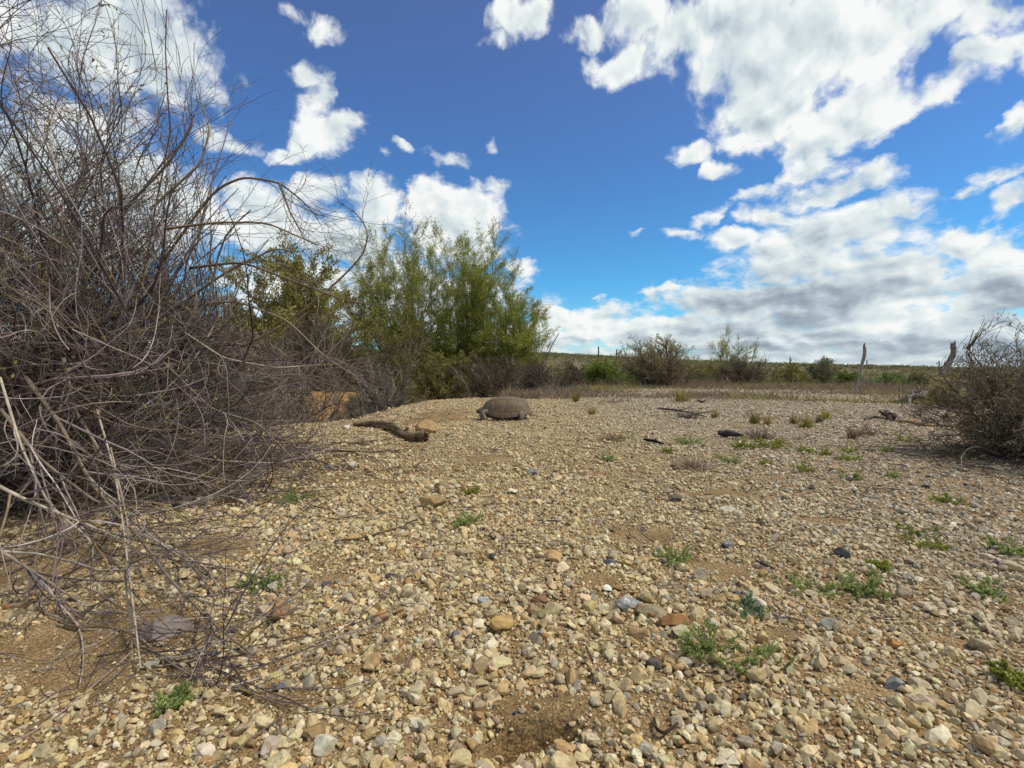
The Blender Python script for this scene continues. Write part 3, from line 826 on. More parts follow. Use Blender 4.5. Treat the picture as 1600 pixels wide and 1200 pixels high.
def palo_verde():
    """tree of many upswept green broom-like sprays"""
    rng = np.random.default_rng(21)
    d = 9.0; x = (712 - 800) / F * d; z0 = float(height(x, d))
    root = thing('palo_verde_tree', 'large bright green feathery tree with upswept sprays behind the tortoise', 'tree', (x, d, z0))
    tb, lb, tr = Bag(), Bag(), Bag()
    # limbs: azimuth, elevation, length
    n = 15
    tgt = []
    tops = [(575, 440), (590, 392), (632, 380), (612, 410), (650, 415), (715, 418), (760, 425), (745, 455), (790, 490), (735, 560), (690, 540), (660, 580), (800, 575), (600, 460), (668, 400), (700, 392), (730, 420), (745, 385), (775, 402), (800, 440), (815, 470), (832, 515), (838, 545), (826, 480), (760, 470), (690, 470), (640, 440), (560, 500), (600, 540), (800, 545), (720, 520), (655, 520), (570, 455), (700, 560), (770, 560), (620, 590), (825, 540), (780, 590)]
    for (px, py) in tops:
        dd = rng.uniform(-.8, .8)
        tgt.append(((px - 800) / F * (d + dd) - x, dd, (HOR - py) / F * (d + dd) + EYE - z0))
    tgt = np.array(tgt); m = len(tgt)
    P = np.stack([rng.normal(size=m) * .1, rng.normal(size=m) * .1, rng.uniform(0, .25, m)], -1)
    vec = tgt - P; Ln = np.linalg.norm(vec, axis=1) * 1.0
    S = 12; pts = np.zeros((m, S + 1, 3))
    for s in range(S + 1):
        t = s / S
        b = P + vec * t; b[:, :2] += vec[:, :2] * (.28 * math.sin(PI * t)); b[:, 2] -= .12 * Ln * math.sin(PI * t) * .6
        pts[:, s] = b + rng.normal(size=(m, 3)) * .035 * min(1, s)
    r1 = taper(.020 * rng.uniform(.7, 1.3, m), S, .2)
    tubes(rng, tr, pts, r1, 7, pick(rng, [(84, 78, 62), (98, 96, 66), (70, 62, 54)], m))
    P2, D2, L2, q2, par = spawn(rng, pts, Ln, r1, 20, .30, 1.0, (.3, 1.1), .38, .35, .5)
    p2 = sweep(rng, P2, D2, L2, 6, .14, (0, 0, 1), .06); r2 = taper(np.maximum(q2, .003), 6, .4)
    tubes(rng, tb, p2, r2, 4, pick(rng, [(96, 98, 56), (84, 82, 58)], len(P2)))
    P3, D3, L3, q3, _ = spawn(rng, p2, L2, r2, 10, .1, 1, (.3, .95), .55, .35, .6)
    p3 = sweep(rng, P3, D3, L3, 5, .10, (0, 0, 1), .10); r3 = taper(np.maximum(q3, .0018), 5, .5)
    tubes(rng, tb, p3, r3, 3, pick(rng, [(104, 112, 50), (92, 96, 52)], len(P3)))
    nl = 420000
    i = rng.integers(0, len(p3), nl); k = rng.integers(1, 6, nl); u = rng.uniform(size=(nl, 1))
    dens = rng.uniform(size=len(p3)) ** .5; keep = rng.uniform(size=nl) < dens[i]; i, k, u = i[keep], k[keep], u[keep]; nl = len(i)
    LP = p3[i, k] * u + p3[i, k - 1] * (1 - u) + rng.normal(size=(nl, 3)) * .02
    T = norm(p3[i, -1] - p3[i, 0])
    LD = norm(T + rng.normal(size=(nl, 3)) * .60 + np.array([0, 0, .15]))
    tint = rng.uniform(.78, 1.25, len(p3))[i][:, None]
    leaves(rng, lb, LP, LD, .048 * rng.uniform(.5, 1.4, nl), .0080, np.clip(pick(rng, PVG, nl) * tint, .003, 1))
    tr.build('trunk', M_BARK, root, True); tb.build('branches', M_TWIG, root); lb.build('crown', M_LEAF, root)
    root.scale = (.94, .94, .96)


palo_verde()
shrub('desert_tree', 'olive round-topped tree left of the bright green feathery tree', 468, 7.6, 215, 378, 22, [(104, 94, 80), (118, 106, 88)], [(168, 160, 84), (152, 146, 76), (182, 170, 104), (132, 128, 68)], 115000, .048, 'tree',
      stems=40, n2=10, n3=7, wl=.42, up=(18, 86), leafpow=.7, lo_leaf=.35, rs=.03)
shrub('desert_tree', 'small olive-brown tree half hidden behind the huge bare bush', 300, 7.6, 220, 420, 23, [(84, 74, 62), (98, 88, 74)], OLV + [(110, 100, 70)], 40000, .045, 'tree',
      stems=36, n2=9, n3=6, wl=.42, up=(12, 86), lo_leaf=.2, rs=.025)
shrub('leafy_shrub', 'olive-yellow leafy shrub between the round olive tree and the green tree', 610, 6.6, 170, 470, 24, BR, [(126, 118, 64), (108, 104, 58), (140, 128, 78)], 22000, .032, leafpow=1.2, lo_leaf=.1)
shrub('sage_shrub', 'silvery grey shrub at the edge of the orange bank, behind the log', 588, 4.5, 170, 560, 25, GB + [(140, 132, 124)], [(138, 130, 112), (120, 112, 96), (152, 144, 128)], 16000, .015, stems=46, n2=9, n3=6, lo_leaf=.5, wl=.4)
shrub('brown_shrub', 'dark brown twiggy shrub on the far side of the orange bank', 500, 5.9, 190, 500, 26, BR, [(112, 98, 76), (98, 88, 66)], 20000, .022, stems=46, n2=9, n3=6, lo_leaf=.4)
shrub('brown_shrub', 'brown twiggy shrub directly behind the tortoise rim, below the green tree', 770, 6.6, 190, 556, 27, BR + [(100, 84, 80)], [(104, 92, 74), (92, 84, 66), (116, 104, 80)], 18000, .02, stems=56, n2=9, n3=6, lo_leaf=.5, zb=-.26)
shrub('brown_shrub', 'purple-brown twiggy shrub right of and touching the one behind the tortoise', 840, 7.6, 130, 560, 28, BR + [(100, 84, 84)], [(104, 90, 76), (92, 80, 70)], 12000, .02, stems=50, n2=9, n3=6, lo_leaf=.5, zb=-.22)
shrub('low_green_shrub', 'dull green shrub filling the foot of the feathery tree', 690, 7.6, 150, 548, 29, BR, OLV, 20000, .03, lo_leaf=.5, zb=-.3)
shrub('brown_shrub', 'small brown shrub in the gap left of the bright green low bush', 892, 9.2, 89, 574, 30, BR, [(104, 92, 74), (92, 84, 66)], 6000, .022, lo_leaf=.5, zb=-.2)
shrub('green_bush', 'bright green low bush left of the big twiggy shrub', 945, 12, 115, 566, 31, [(96, 98, 56)], [(126, 142, 58), (142, 152, 68), (112, 126, 54)], 14000, .045, lo_leaf=.5, zb=-.3)
shrub('olive_bush', 'grey-olive low bush left of the bright green low bush', 905, 14, 128, 572, 32, [(96, 90, 60)], [(112, 110, 66), (98, 96, 58)], 9000, .05, lo_leaf=.5, zb=-.4)
shrub('tall_twiggy_shrub', 'big grey-brown shrub with green leafy top on the horizon, centre right', 1025, 8.6, 163, 524, 33, GB + BR, [(150, 142, 88), (164, 150, 104), (132, 126, 74)], 20000, .022, stems=64, n2=10, n3=6, leafpow=1.5, lo_leaf=.10, zb=-.05)
shrub('pale_tree', 'small pale green wispy tree right behind the big twiggy shrub', 1103, 12, 46, 532, 34, [(122, 124, 84), (104, 104, 72)], [(166, 168, 110), (146, 150, 96)], 7000, .05, 'tree', stems=16, n2=7, n3=5, up=(45, 86), wl=.12, zb=-.3, lo_leaf=.3)
shrub('pale_tree', 'pale green fan-shaped tree rising above the brown shrubs', 1142, 12, 117, 520, 35, [(130, 130, 92), (112, 110, 78)], [(168, 168, 110), (148, 150, 94)], 14000, .05, 'tree', stems=22, n2=8, n3=5, up=(35, 86), wl=.12, zb=-.3, lo_leaf=.3)
shrub('olive_bush', 'olive bush under the small pale wispy tree', 1095, 11, 140, 560, 36, BR, OLV + [(112, 106, 62)], 12000, .035, lo_leaf=.5, zb=-.2)
shrub('brown_shrub', 'rounded brown-grey shrub in front of the pale fan-shaped tree', 1155, 9.4, 128, 566, 37, BR + [(106, 92, 90)], [(112, 104, 76), (98, 90, 66)], 12000, .024, stems=52, n2=9, n3=6, lo_leaf=.4, zb=-.05)
shrub('olive_bush', 'dark olive bush right of the pale fan-shaped tree', 1232, 12, 94, 571, 38, BR, OLV, 12000, .035, lo_leaf=.5, zb=-.12)
shrub('greygreen_bush', 'taller grey-green bush touching the dark olive bush', 1278, 12.5, 64, 557, 39, GB, [(132, 130, 88), (146, 142, 102), (114, 114, 72)], 9000, .035, lo_leaf=.3, zb=-.12)
shrub('green_bush', 'mid-green bush left of the first leaning post', 1322, 13.5, 69, 582, 40, BR, [(124, 134, 60), (108, 118, 54)], 7000, .04, lo_leaf=.5, zb=-.25)
shrub('green_bush', 'grass-green rounded bush between the two leaning posts', 1396, 12.5, 61, 586, 41, BR, [(124, 144, 76), (112, 130, 66), (140, 152, 88)], 9000, .035, lo_leaf=.6, zb=-.2)
shrub('pale_bush', 'pale yellow-grey bush left of the second leaning post', 1440, 12.5, 69, 585, 42, GB, [(138, 130, 86), (124, 118, 76)], 8000, .035, lo_leaf=.6, zb=-.2)
shrub('olive_bush', 'olive bush behind the foot of the second leaning post', 1490, 11, 80, 586, 43, BR, OLV, 9000, .035, lo_leaf=.5, zb=-.15)
shrub('pale_bush', 'straw-coloured leafy bush between the second post and the thorny bush', 1480, 4.1, 70, 592, 44, GB, [(176, 162, 104), (158, 148, 92), (188, 174, 122)], 5000, .018, lo_leaf=.6)
shrub('green_bush', 'low green bush in the distance beyond the right shrub tips', 1530, 17, 70, 580, 45, BR, [(88, 100, 46), (100, 108, 52)], 6000, .05, lo_leaf=.5, zb=-.4)
shrub('low_green_shrub', 'dark green shrub in the shade under the left end of the feathery tree', 600, 7.2, 130, 540, 46, BR, OLV, 16000, .03, lo_leaf=.5, zb=-.35)


# ------------------------------------------------------------------ gnarled wood
def gnarl(rng, bag, path, rads, K=14, S=40, amp=.18, col=(96, 86, 74), var=.35, hollow=False):
    path = np.array(path, float); rads = np.array(rads, float)
    t0 = np.linspace(0, 1, len(path)); t = np.linspace(0, 1, S + 1)
    # smooth path by catmull-like double interpolation
    fine = np.stack([np.interp(t, t0, path[:, k]) for k in range(3)], -1)
    for _ in range(3): fine[1:-1] = (fine[:-2] + 2 * fine[1:-1] + fine[2:]) / 4
    rr = np.interp(t, t0, rads)
    T = norm(np.gradient(fine, axis=0)); ref = norm(np.array([.3, .2, .93])); A = norm(np.cross(T, ref)); B = np.cross(T, A)
    th = np.arange(K) * 2 * PI / K
    ss, kk = np.meshgrid(t, th, indexing='ij')
    ridg = np.sin(kk * 3 + ss * 9 + 1) * .25 + fbm(np.cos(kk) * 1.6 + ss * 14, np.sin(kk) * 1.6 + ss * 9, int(rng.integers(99)), 4) * 1.6
    R_ = rr[:, None] * (1 + amp * 2 * ridg)
    v = fine[:, None] + R_[..., None] * (A[:, None] * np.cos(th)[None, :, None] + B[:, None] * np.sin(th)[None, :, None])
    s = np.arange(S)[:, None] * K; k = np.arange(K)[None]; k2 = (k + 1) % K
    q = np.stack(np.broadcast_arrays(s + k, s + k2, s + K + k2, s + K + k), -1).reshape(-1, 4)
    vv = v.reshape(-1, 3); n = len(vv)
    vv = np.concatenate([vv, fine[:1], fine[-1:] - T[-1:] * rr[-1] * (.8 if hollow else 0)])
    tri = np.concatenate([np.stack([np.full(K, n), (np.arange(K) + 1) % K, np.arange(K)], -1), np.stack([np.full(K, n + 1), S * K + np.arange(K), S * K + (np.arange(K) + 1) % K], -1)])
    c = srgb(*col)[None] * (1 + var * ridg.reshape(-1, 1))
    c = np.concatenate([c, c[:1], c[-1:] * .6])
    bag.add(vv, q=q, t=tri, c=np.clip(c, .004, 1))


def px3(px, py, d):
    return [(px - 800) / F * d, d, (HOR - py) / F * d + EYE]


def build_wood():
    rng = np.random.default_rng(55)
    # the log
    g = lambda px, py, lift=0.0: (lambda p: [p[0], p[1], float(height(p[0], p[1])) + lift])(ground_at(px, py))
    P = [g(553, 667, .015), g(575, 668, .020), g(598, 670, .026), g(615, 675, .026), g(630, 684, .018), g(645, 690, .018), g(664, 691, .026)]
    root = thing('fallen_log', 'gnarled grey-brown broken log lying on the gravel left of the tortoise', 'log', tuple(P[3]))
    b = Bag(); gnarl(rng, b, P, [.012, .016, .021, .017, .015, .019, .026], 26, 150, .26, (112, 96, 74), .9, True)
    gnarl(rng, b, [P[4], [P[4][0] + .02, P[4][1], P[4][2] + .035]], [.012, .006], 8, 6, .2, (96, 82, 64))
    b.v = [v - np.array(P[3]) for v in b.v]; b.build('trunk', M_BARK, root, True)
    e = Bag()
    for k in range(26):
        a = rng.uniform(0, 2 * PI); r = rng.uniform(.004, .026)
        s = np.array(P[6]) - np.array(P[3]) + np.array([-.004, math.cos(a) * r, math.sin(a) * r])
        gnarl(rng, e, [s, s + np.array([rng.uniform(.006, .024), rng.normal() * .004, rng.normal() * .004])], [.0035, .0008], 5, 3, .1, (72, 60, 48))
    e.build('splintered_end', M_BARK, root, False)

    # the two leaning posts: weathered, split at the top
    def post(label, pts, rads, d, roots=False):
        base = pts[0]
        bp = px3(*base, d); z = float(height(bp[0], bp[1])); 
        path = [px3(px, py, d) for px, py in pts]
        r = thing('leaning_post', label, 'post', (path[0][0], path[0][1], min(z, path[0][2])), 0, 'weathered leaning posts')
        off = np.array(r.location)
        b = Bag(); gnarl(rng, b, [[path[0][0], path[0][1], z - .03]] + path, [rads[0]] + list(rads), 14, 60, .12, (134, 126, 120), .8)
        b.v = [v - off for v in b.v]; b.build('shaft', M_BARK, r, True)
        tp = np.array(path[-1]) - off
        s = Bag()
        for k in range(6):
            o = np.array([rng.uniform(-1, 1) * rads[-1] * .9, rng.uniform(-1, 1) * rads[-1] * .6, -.02])
            gnarl(rng, s, [tp + o, tp + o + np.array([rng.normal() * .004, 0, rng.uniform(.03, .075)])], [.010, .003], 6, 5, .3, (112, 104, 104))
        s.build('split_tip', M_BARK, r, True)
        if roots:
            rb = Bag()
            for (dx, dz) in ((-.28, .0), (-.20, .02), (-.1, .01), (.12, 0), (.22, .01), (-.15, .05)):
                gnarl(rng, rb, [[0, 0, .09], [dx * .5, rng.normal() * .05, .06 + dz], [dx, rng.normal() * .1, .01]], [.035, .022, .007], 9, 14, .25, (110, 102, 94))
            rb.build('root_flare', M_BARK, r, True)
    post('slim leaning grey post, left one of the two, thin at its foot', [(1337, 612), (1341, 594), (1345, 575), (1350, 556), (1350, 542)], [.012, .013, .016, .020, .016], 6.4)
    post('thicker curved grey post with roots at its foot, right one of the two', [(1444, 632), (1456, 612), (1468, 592), (1480, 572), (1489, 553), (1488, 541)], [.034, .028, .022, .026, .023, .017], 4.6, True)

    # long pale branches of the bare bush that bend down to the ground
    lows = [([(-40, 745, .80), (40, 785, .78), (100, 810, .76), (165, 836, .74)], .0062), ([(-30, 850, .72), (40, 895, .70), (110, 942, .69)], .0055),
            ([(150, 784, .98), (205, 832, .86), (255, 905, .72), (320, 975, .63), (388, 1034, .555)], .0055),
            ([(150, 640, 1.1), (176, 740, 1.0), (186, 815, .85), (194, 900, .68), (203, 985, .60), (209, 1052, .537)], .0036), ([(170, 700, 1.0), (196, 825, .85), (188, 910, .68), (196, 1000, .60), (196, 1040, .55)], .0032),
            ([(205, 1000, .60), (250, 1040, .56), (300, 1072, .52), (384, 1092, .497)], .0030), ([(200, 832, .86), (262, 858, .84), (315, 890, .80), (345, 935, .715)], .0040),
            ([(230, 792, 1.2), (300, 797, 1.2), (360, 770, 1.22), (412, 735, 1.25)], .0046), ([(40, 590, 1.1), (90, 660, 1.0), (140, 760, .95), (186, 815, .85)], .0090),
            ([(0, 590, .9), (30, 700, .85), (70, 790, .8), (140, 850, .75), (134, 900, .74)], .0042), ([(100, 560, 1.2), (115, 640, 1.15), (150, 700, 1.1), (185, 770, 1.1)], .0085),
            ([(260, 640, 1.4), (300, 690, 1.4), (390, 760, 1.4), (480, 830, 1.25)], .0055), ([(240, 700, 1.3), (330, 720, 1.3), (430, 725, 1.35), (520, 700, 1.5)], .0050),
            ([(140, 760, 1.0), (230, 840, .90), (300, 900, .80), (330, 960, .70)], .0050), ([(0, 640, .95), (60, 720, .9), (150, 790, .9), (260, 800, .95)], .0060),
            ([(290, 520, 1.4), (350, 560, 1.35), (430, 575, 1.35), (500, 570, 1.4)], .0055), ([(250, 560, 1.4), (330, 640, 1.35), (400, 660, 1.35), (460, 720, 1.4)], .0058)]
    bb = Bag(); o0 = np.array(BUSH.location); fine = []
    for k, (path, rd) in enumerate(lows):
        pts = [px3(*q) for q in path]
        for q in pts: q[2] = max(q[2], float(height(q[0], q[1])) + rd)
        fine.append((np.array(pts), rd)); rd *= .55
        gnarl(rng, bb, np.array(pts) - o0, [rd * (1 - .6 * t / (len(pts) - 1)) for t in range(len(pts))], 7, 30, .12, [(176, 164, 142), (150, 136, 114), (128, 114, 96)][k % 3], .3)
    # a few long shoots arching out over the gravel
    arcs = [[(250, 420, 1.45), (340, 300, 1.45), (385, 280, 1.45), (440, 288, 1.45), (478, 318, 1.45), (500, 345, 1.45)], [(440, 288, 1.45), (455, 330, 1.45), (478, 375, 1.45)],
            [(330, 560, 1.6), (430, 520, 1.6), (520, 450, 1.6), (570, 400, 1.6), (578, 365, 1.6), (560, 335, 1.6), (530, 318, 1.6)], [(300, 420, 1.5), (380, 410, 1.5), (460, 440, 1.5), (540, 470, 1.5), (590, 478, 1.5)],
            [(280, 480, 1.5), (370, 470, 1.5), (450, 500, 1.5), (510, 560, 1.5), (560, 590, 1.5)], [(260, 360, 1.4), (340, 350, 1.4), (420, 350, 1.4), (500, 385, 1.4)],
            [(200, 330, 1.4), (270, 260, 1.4), (310, 200, 1.4), (300, 160, 1.4)], [(240, 330, 1.45), (320, 260, 1.45), (335, 210, 1.45), (318, 150, 1.45)],
            [(250, 500, 1.5), (350, 430, 1.5), (430, 390, 1.5), (470, 395, 1.5)], [(300, 600, 1.6), (400, 610, 1.6), (480, 590, 1.6), (540, 610, 1.6)]]
    for k, path in enumerate(arcs):
        pts = np.array([px3(*q) for q in path]); rd = .0042
        gnarl(rng, bb, pts - o0, [rd * (1 - .65 * t / (len(pts) - 1)) for t in range(len(pts))], 6, 30, .08, [(120, 104, 86), (150, 134, 106), (136, 118, 90)][k % 3], .2)
        fine.append((pts, rd * .8))
    bb.build('bent_branches', M_TWIG, BUSH, True)
    tb = Bag()
    for pts, rd in fine:
        t0 = np.linspace(0, 1, len(pts)); t = np.linspace(0, 1, 13)
        line = np.stack([np.interp(t, t0, pts[:, k]) for k in range(3)], -1)[None]
        L_ = np.array([.42]); r_ = taper(np.array([rd * .7]), 12, .5)
        P, D, L2, q2, _ = spawn(rng, line, L_, r_, 12, .1, 1, (.3, .9), .75, .4, .5)
        p2 = above0(sweep(rng, P, D, L2, 8, .22, (.2, -.1, -.2), .05)); r2 = taper(np.maximum(q2, .0008), 8, .4)
        P, D, L3, q3, _ = spawn(rng, p2, L2, r2, 4, .2, 1, (.3, .9), .5, .4, .6)
        p3 = above0(sweep(rng, P, D, L3, 5, .22)); r3 = taper(np.maximum(q3, .0005), 5, .5)
        tubes(rng, tb, p2 - o0, r2, 4, pick(rng, TWIGS, len(p2), TWP)); tubes(rng, tb, p3 - o0, r3, 3, pick(rng, TWIGS, len(p3), TWP))
    tb.build('low_twigs', M_TWIG, BUSH, True)

    # broken stump with two pale splinters, with thin branches beside it
    x, y = ground_at(1394, 657); z = float(height(x, y))
    r = thing('broken_stump', 'small dark broken stump with a pale splintered branch across it', 'stump', (x, y, z))
    r.scale = (.68, .68, .68)
    b = Bag()
    for k in range(7):
        a = rng.uniform(0, 2 * PI); q = rng.uniform(.02, .07)
        gnarl(rng, b, [[math.cos(a) * q, math.sin(a) * q, -.01], [math.cos(a) * q * .6 + rng.normal() * .01, math.sin(a) * q * .6, .04], [rng.normal() * .05, rng.normal() * .03, rng.uniform(.06, .10)]], [.03, .022, .008], 9, 12, .3, (84, 72, 64))
    b.build('stump_wood', M_BARK, r, True)
    b = Bag(); gnarl(rng, b, [[.0, -.05, .005], [.035, -.05, .05], [.075, -.04, .085]], [.012, .013, .006], 9, 14, .25, (176, 160, 148)); b.build('pale_splinter', M_BARK, r, True)

    def stick(name, label, pts, rad, col, cat='stick', sub=None, amp=.15):
        Q = []
        for (px, py) in pts:
            gx, gy = ground_at(px, py); Q.append([gx, gy, float(height(gx, gy)) + rad * 1.2 + .003])
        Q = np.array(Q); c = Q.mean(0); b = Bag()
        gnarl(rng, b, Q - c, [rad * (1 - .5 * abs(2 * k / (len(Q) - 1) - .7)) for k in range(len(Q))], 8, 24, amp, col)
        if sub:
            for (i, dx, dy, l) in sub:
                s = Q[i] - c; gnarl(rng, b, [s, s + np.array([dx * .5, dy * .5, l * .3]), s + np.array([dx, dy, l])], [rad * .6, rad * .45, rad * .2], 6, 10, amp, col)
        o = b.build(name, M_BARK, None, True); o.location = tuple(c); tag(o, label, cat, 'sticks and twigs on the gravel')
    stick('charred_stick', 'short thick blackened stick among the weeds', [(1124, 684), (1136, 684), (1148, 687), (1162, 690)], .016, (78, 68, 64), amp=.3)
    stick('charred_stick', 'thin black stick left of the weed cluster', [(1008, 694), (1024, 697), (1038, 700)], .008, (44, 36, 32))
    stick('twig', 'thin dark twig below the log passing under a grey-brown stone', [(515, 696), (545, 697), (580, 693), (616, 690)], .004, (74, 62, 50))
    stick('twig', 'long thin twig left of the log, second one below it', [(480, 706), (530, 710), (580, 712), (640, 708)], .0035, (80, 68, 54), sub=[(2, .08, .05, .01)])
    stick('twig', 'thin straight twig right of the huge bush pointing to the flat tan-brown rock', [(520, 852), (560, 846), (600, 836), (632, 829)], .0022, (82, 68, 52))
    stick('twig', 'curved dark forked twig beside the scraped hole', [(1027, 1140), (1030, 1158), (1042, 1168), (1056, 1158), (1075, 1142)], .0016, (66, 52, 44), sub=[(2, -.012, .01, .01)])
    stick('twig', 'pale forked twig right of the largest weed', [(1262, 1058), (1278, 1045), (1292, 1034)], .0020, (150, 132, 112), sub=[(1, -.01, .03, .01)])
    stick('twig', 'dark flat twig beside the navy stone and the flat dark stone', [(1186, 880), (1200, 886), (1215, 892)], .003, (72, 64, 58))
    stick('fallen_branch', 'long pale orange-brown branch lying right of the broken stump', [(1400, 660), (1425, 662), (1445, 668), (1468, 668), (1500, 672)], .009, (142, 112, 80), 'branch', sub=[(1, .2, .15, .04), (3, .2, -.1, .03)])
    stick('fallen_branch', 'grey crooked branch on the ground left of the broken stump', [(1352, 657), (1365, 652), (1380, 654), (1390, 656)], .009, (100, 88, 78), 'branch')
    stick('fallen_branch', 'dark thin branch on the gravel behind the weed cluster', [(1030, 643), (1060, 646), (1085, 651), (1105, 656)], .008, (84, 70, 64), 'branch', sub=[(1, .15, .1, .03), (2, .12, -.08, .03)])
    stick('twig', 'small black twig at the front of the brown grass', [(1090, 629), (1098, 631), (1103, 628)], .010, (54, 44, 42))
    stick('twig', 'pale stick on the gravel left of the thorny bush', [(1400, 712), (1425, 716), (1450, 720)], .005, (140, 128, 112))
    stick('twig', 'brown twig in the dirt at the bottom left under the bush', [(80, 975), (110, 985), (150, 980), (190, 990)], .0018, (96, 82, 66), sub=[(1, .01, .03, .005)])
    stick('twig', 'long brown twig from the slate slab towards the bottom left weed', [(235, 1045), (275, 1038), (330, 1035), (378, 1030)], .0016, (90, 74, 58))
    # long pale branches of the bare bush bending down to the ground, lower left
    stick('twig', 'grey twig beside the blue-grey foreground weed', [(1205, 985), (1235, 978), (1262, 985)], .0018, (112, 100, 90), sub=[(1, .01, .03, .008)])


build_wood()

# ------------------------------------------------------------------ tortoise
def build_tortoise():
    gx, gy = ground_at(790, 657); gz = float(height(gx, gy))
    root = thing('tortoise', 'brown-grey desert tortoise resting on the gravel, head low to the left', 'tortoise', (gx, gy, gz - .002), R(180) - R(6))
    A_, B_, H_ = .145, .112, .122
    NU, NV = 260, 110
    u = np.arange(NU) * 2 * PI / NU; vv = np.linspace(0, PI / 2, NV)
    V, U = np.meshgrid(vv, u, indexing='ij')
    cu, su = np.cos(U), np.sin(U)
    # scutes
    cen = [];
    def sc(x, az_, el_): cen.append(norm(np.array([x, az_, el_])))
    for x_ in (.95, .46, .0, -.46, -.92): cen.append(norm(np.array([x_, 0, .80])))
    for s_ in (1, -1):
        for x_ in (.62, .20, -.24, -.66): cen.append(norm(np.array([x_, s_ * .72, .50])))
    nm = 24
    for k in range(nm): a = 2 * PI * (k + .5) / nm; cen.append(norm(np.array([math.cos(a), math.sin(a), .02])))
    cen = np.array(cen)
    dirs = norm(np.stack([np.cos(V) * cu, np.cos(V) * su, np.sin(V)], -1)).reshape(-1, 3)
    dd = np.arccos(np.clip(dirs @ cen.T, -1, 1))
    dd[:, 13:] *= 1.45                                            # rim plates are narrow
    so = np.sort(dd, 1); f1, f2 = so[:, 0], so[:, 1]; own = dd.argmin(1)
    groove = np.exp(-((f2 - f1) / .035) ** 2)
    rings = np.sin((f1 / .045) * 2 * PI) * np.clip((f1 - .10) / .1, 0, 1)
    dome = np.clip(1 - f1 / .34, 0, 1)
    disp = -.0022 * groove + .0003 * rings + .0018 * dome
    disp = disp.reshape(V.shape)
    cv, sv_ = np.cos(V), np.sin(V)
    prof = cv ** .70; hgt = sv_ ** .98
    fr = np.clip(cu, 0, 1); rrr = np.clip(-cu, 0, 1)
    rim = .022 + .036 * fr ** 2 + .030 * rrr ** 2
    x = A_ * prof * cu; y = B_ * prof * su
    low = np.clip(1 - V / .5, 0, 1) ** 2
    x = x - low * rrr ** 2 * .020 + low * fr ** 3 * .006           # flared rim
    y = y + low * su * .006
    x = x - .012 * hgt
    z = rim + (H_ + .018 - rim) * hgt
    z = z - low * rrr ** 3 * .010
    P = np.stack([x, y, z], -1)
    nrm = norm(np.stack([x / A_ ** 2, y / B_ ** 2, (z - .03) / H_ ** 2], -1))
    P = P + nrm * disp[..., None]
    # edge thickness: an inner ring turned under
    inner = P[0] * np.array([.90, .90, 1]) + np.array([0, 0, .004]); inner2 = P[0] * np.array([.985, .985, 1]) - np.array([0, 0, .004])
    inner3 = P[0] * np.array([.5, .5, 1]) + np.array([0, 0, .02])
    allP = np.concatenate([inner3[None], inner[None], inner2[None], P], 0); nr = allP.shape[0]
    i = np.arange(nr - 1)[:, None] * NU; j = np.arange(NU)[None]; j2 = (j + 1) % NU
    q = np.stack(np.broadcast_arrays(i + j, i + j2, i + NU + j2, i + NU + j), -1).reshape(-1, 4)
    base = srgb(108, 93, 70); dark = srgb(76, 70, 66); warm = srgb(116, 90, 72)
    wgt = np.clip(1 - f1 / .2, 0, 1)[:, None]
    col = base * (1 - .65 * wgt) + dark * .65 * wgt
    rnd = np.random.default_rng(3).uniform(.88, 1.12, len(cen))[own][:, None]
    col = col * rnd * (1 - .28 * groove[:, None]) * (1 + .06 * rings[:, None])
    sidew = (np.clip(1 - V.reshape(-1) / .55, 0, 1) * np.clip(1 - np.abs(cu.reshape(-1)) * 1.4, 0, 1))[:, None]
    col = col * (1 - .5 * sidew) + warm * .5 * sidew
    cols = np.concatenate([np.repeat(dark[None] * .8, NU * 3, 0), col])
    new_mesh('carapace', allP.reshape(-1, 3), [q], M_SHELL, root, np.clip(cols, 0, 1), True)
    # plastron with the bridge up to the shell at the sides
    V2, U2 = np.meshgrid(np.linspace(-PI / 2, PI / 2 * .5, 30), np.arange(90) * 2 * PI / 90, indexing='ij')
    c2 = np.abs(np.cos(V2)) ** .45
    xx = .112 * c2 * np.cos(U2) * (1 - .10 * np.abs(np.sin(U2))); yy = .104 * c2 * np.sin(U2); zz = .034 + .030 * np.sin(V2)
    Pp = np.stack([xx, yy, zz], -1).reshape(-1, 3); i = np.arange(29)[:, None] * 90; j = np.arange(90)[None]; j2 = (j + 1) % 90
    q = np.stack(np.broadcast_arrays(i + j, i + j2, i + 90 + j2, i + 90 + j), -1).reshape(-1, 4)
    seam = np.abs(np.sin(Pp[:, 0] * 75)) ** .25
    new_mesh('plastron', Pp, [q], M_SHELL, root, srgb(112, 90, 72)[None] * (.65 + .35 * seam[:, None]), True)
    # body: one skin grown over a skeleton
    V_ = []; E_ = []; Rd = []
    def add(p, r, par=None):
        V_.append(p); Rd.append(r if isinstance(r, tuple) else (r, r)); k = len(V_) - 1
        if par is not None: E_.append((par, k))
        return k
    pel = add((-.06, 0, .058), (.05, .03)); che = add((.05, 0, .058), (.045, .028), pel)
    nk = add((.105, 0, .058), (.022, .020), che); n2 = add((.132, .004, .060), (.018, .017), nk)
    h1 = add((.146, .008, .056), (.024, .020), n2); h2 = add((.160, .010, .053), (.023, .018), h1); h3 = add((.174, .011, .047), (.016, .012), h2); add((.180, .011, .044), (.008, .007), h3)
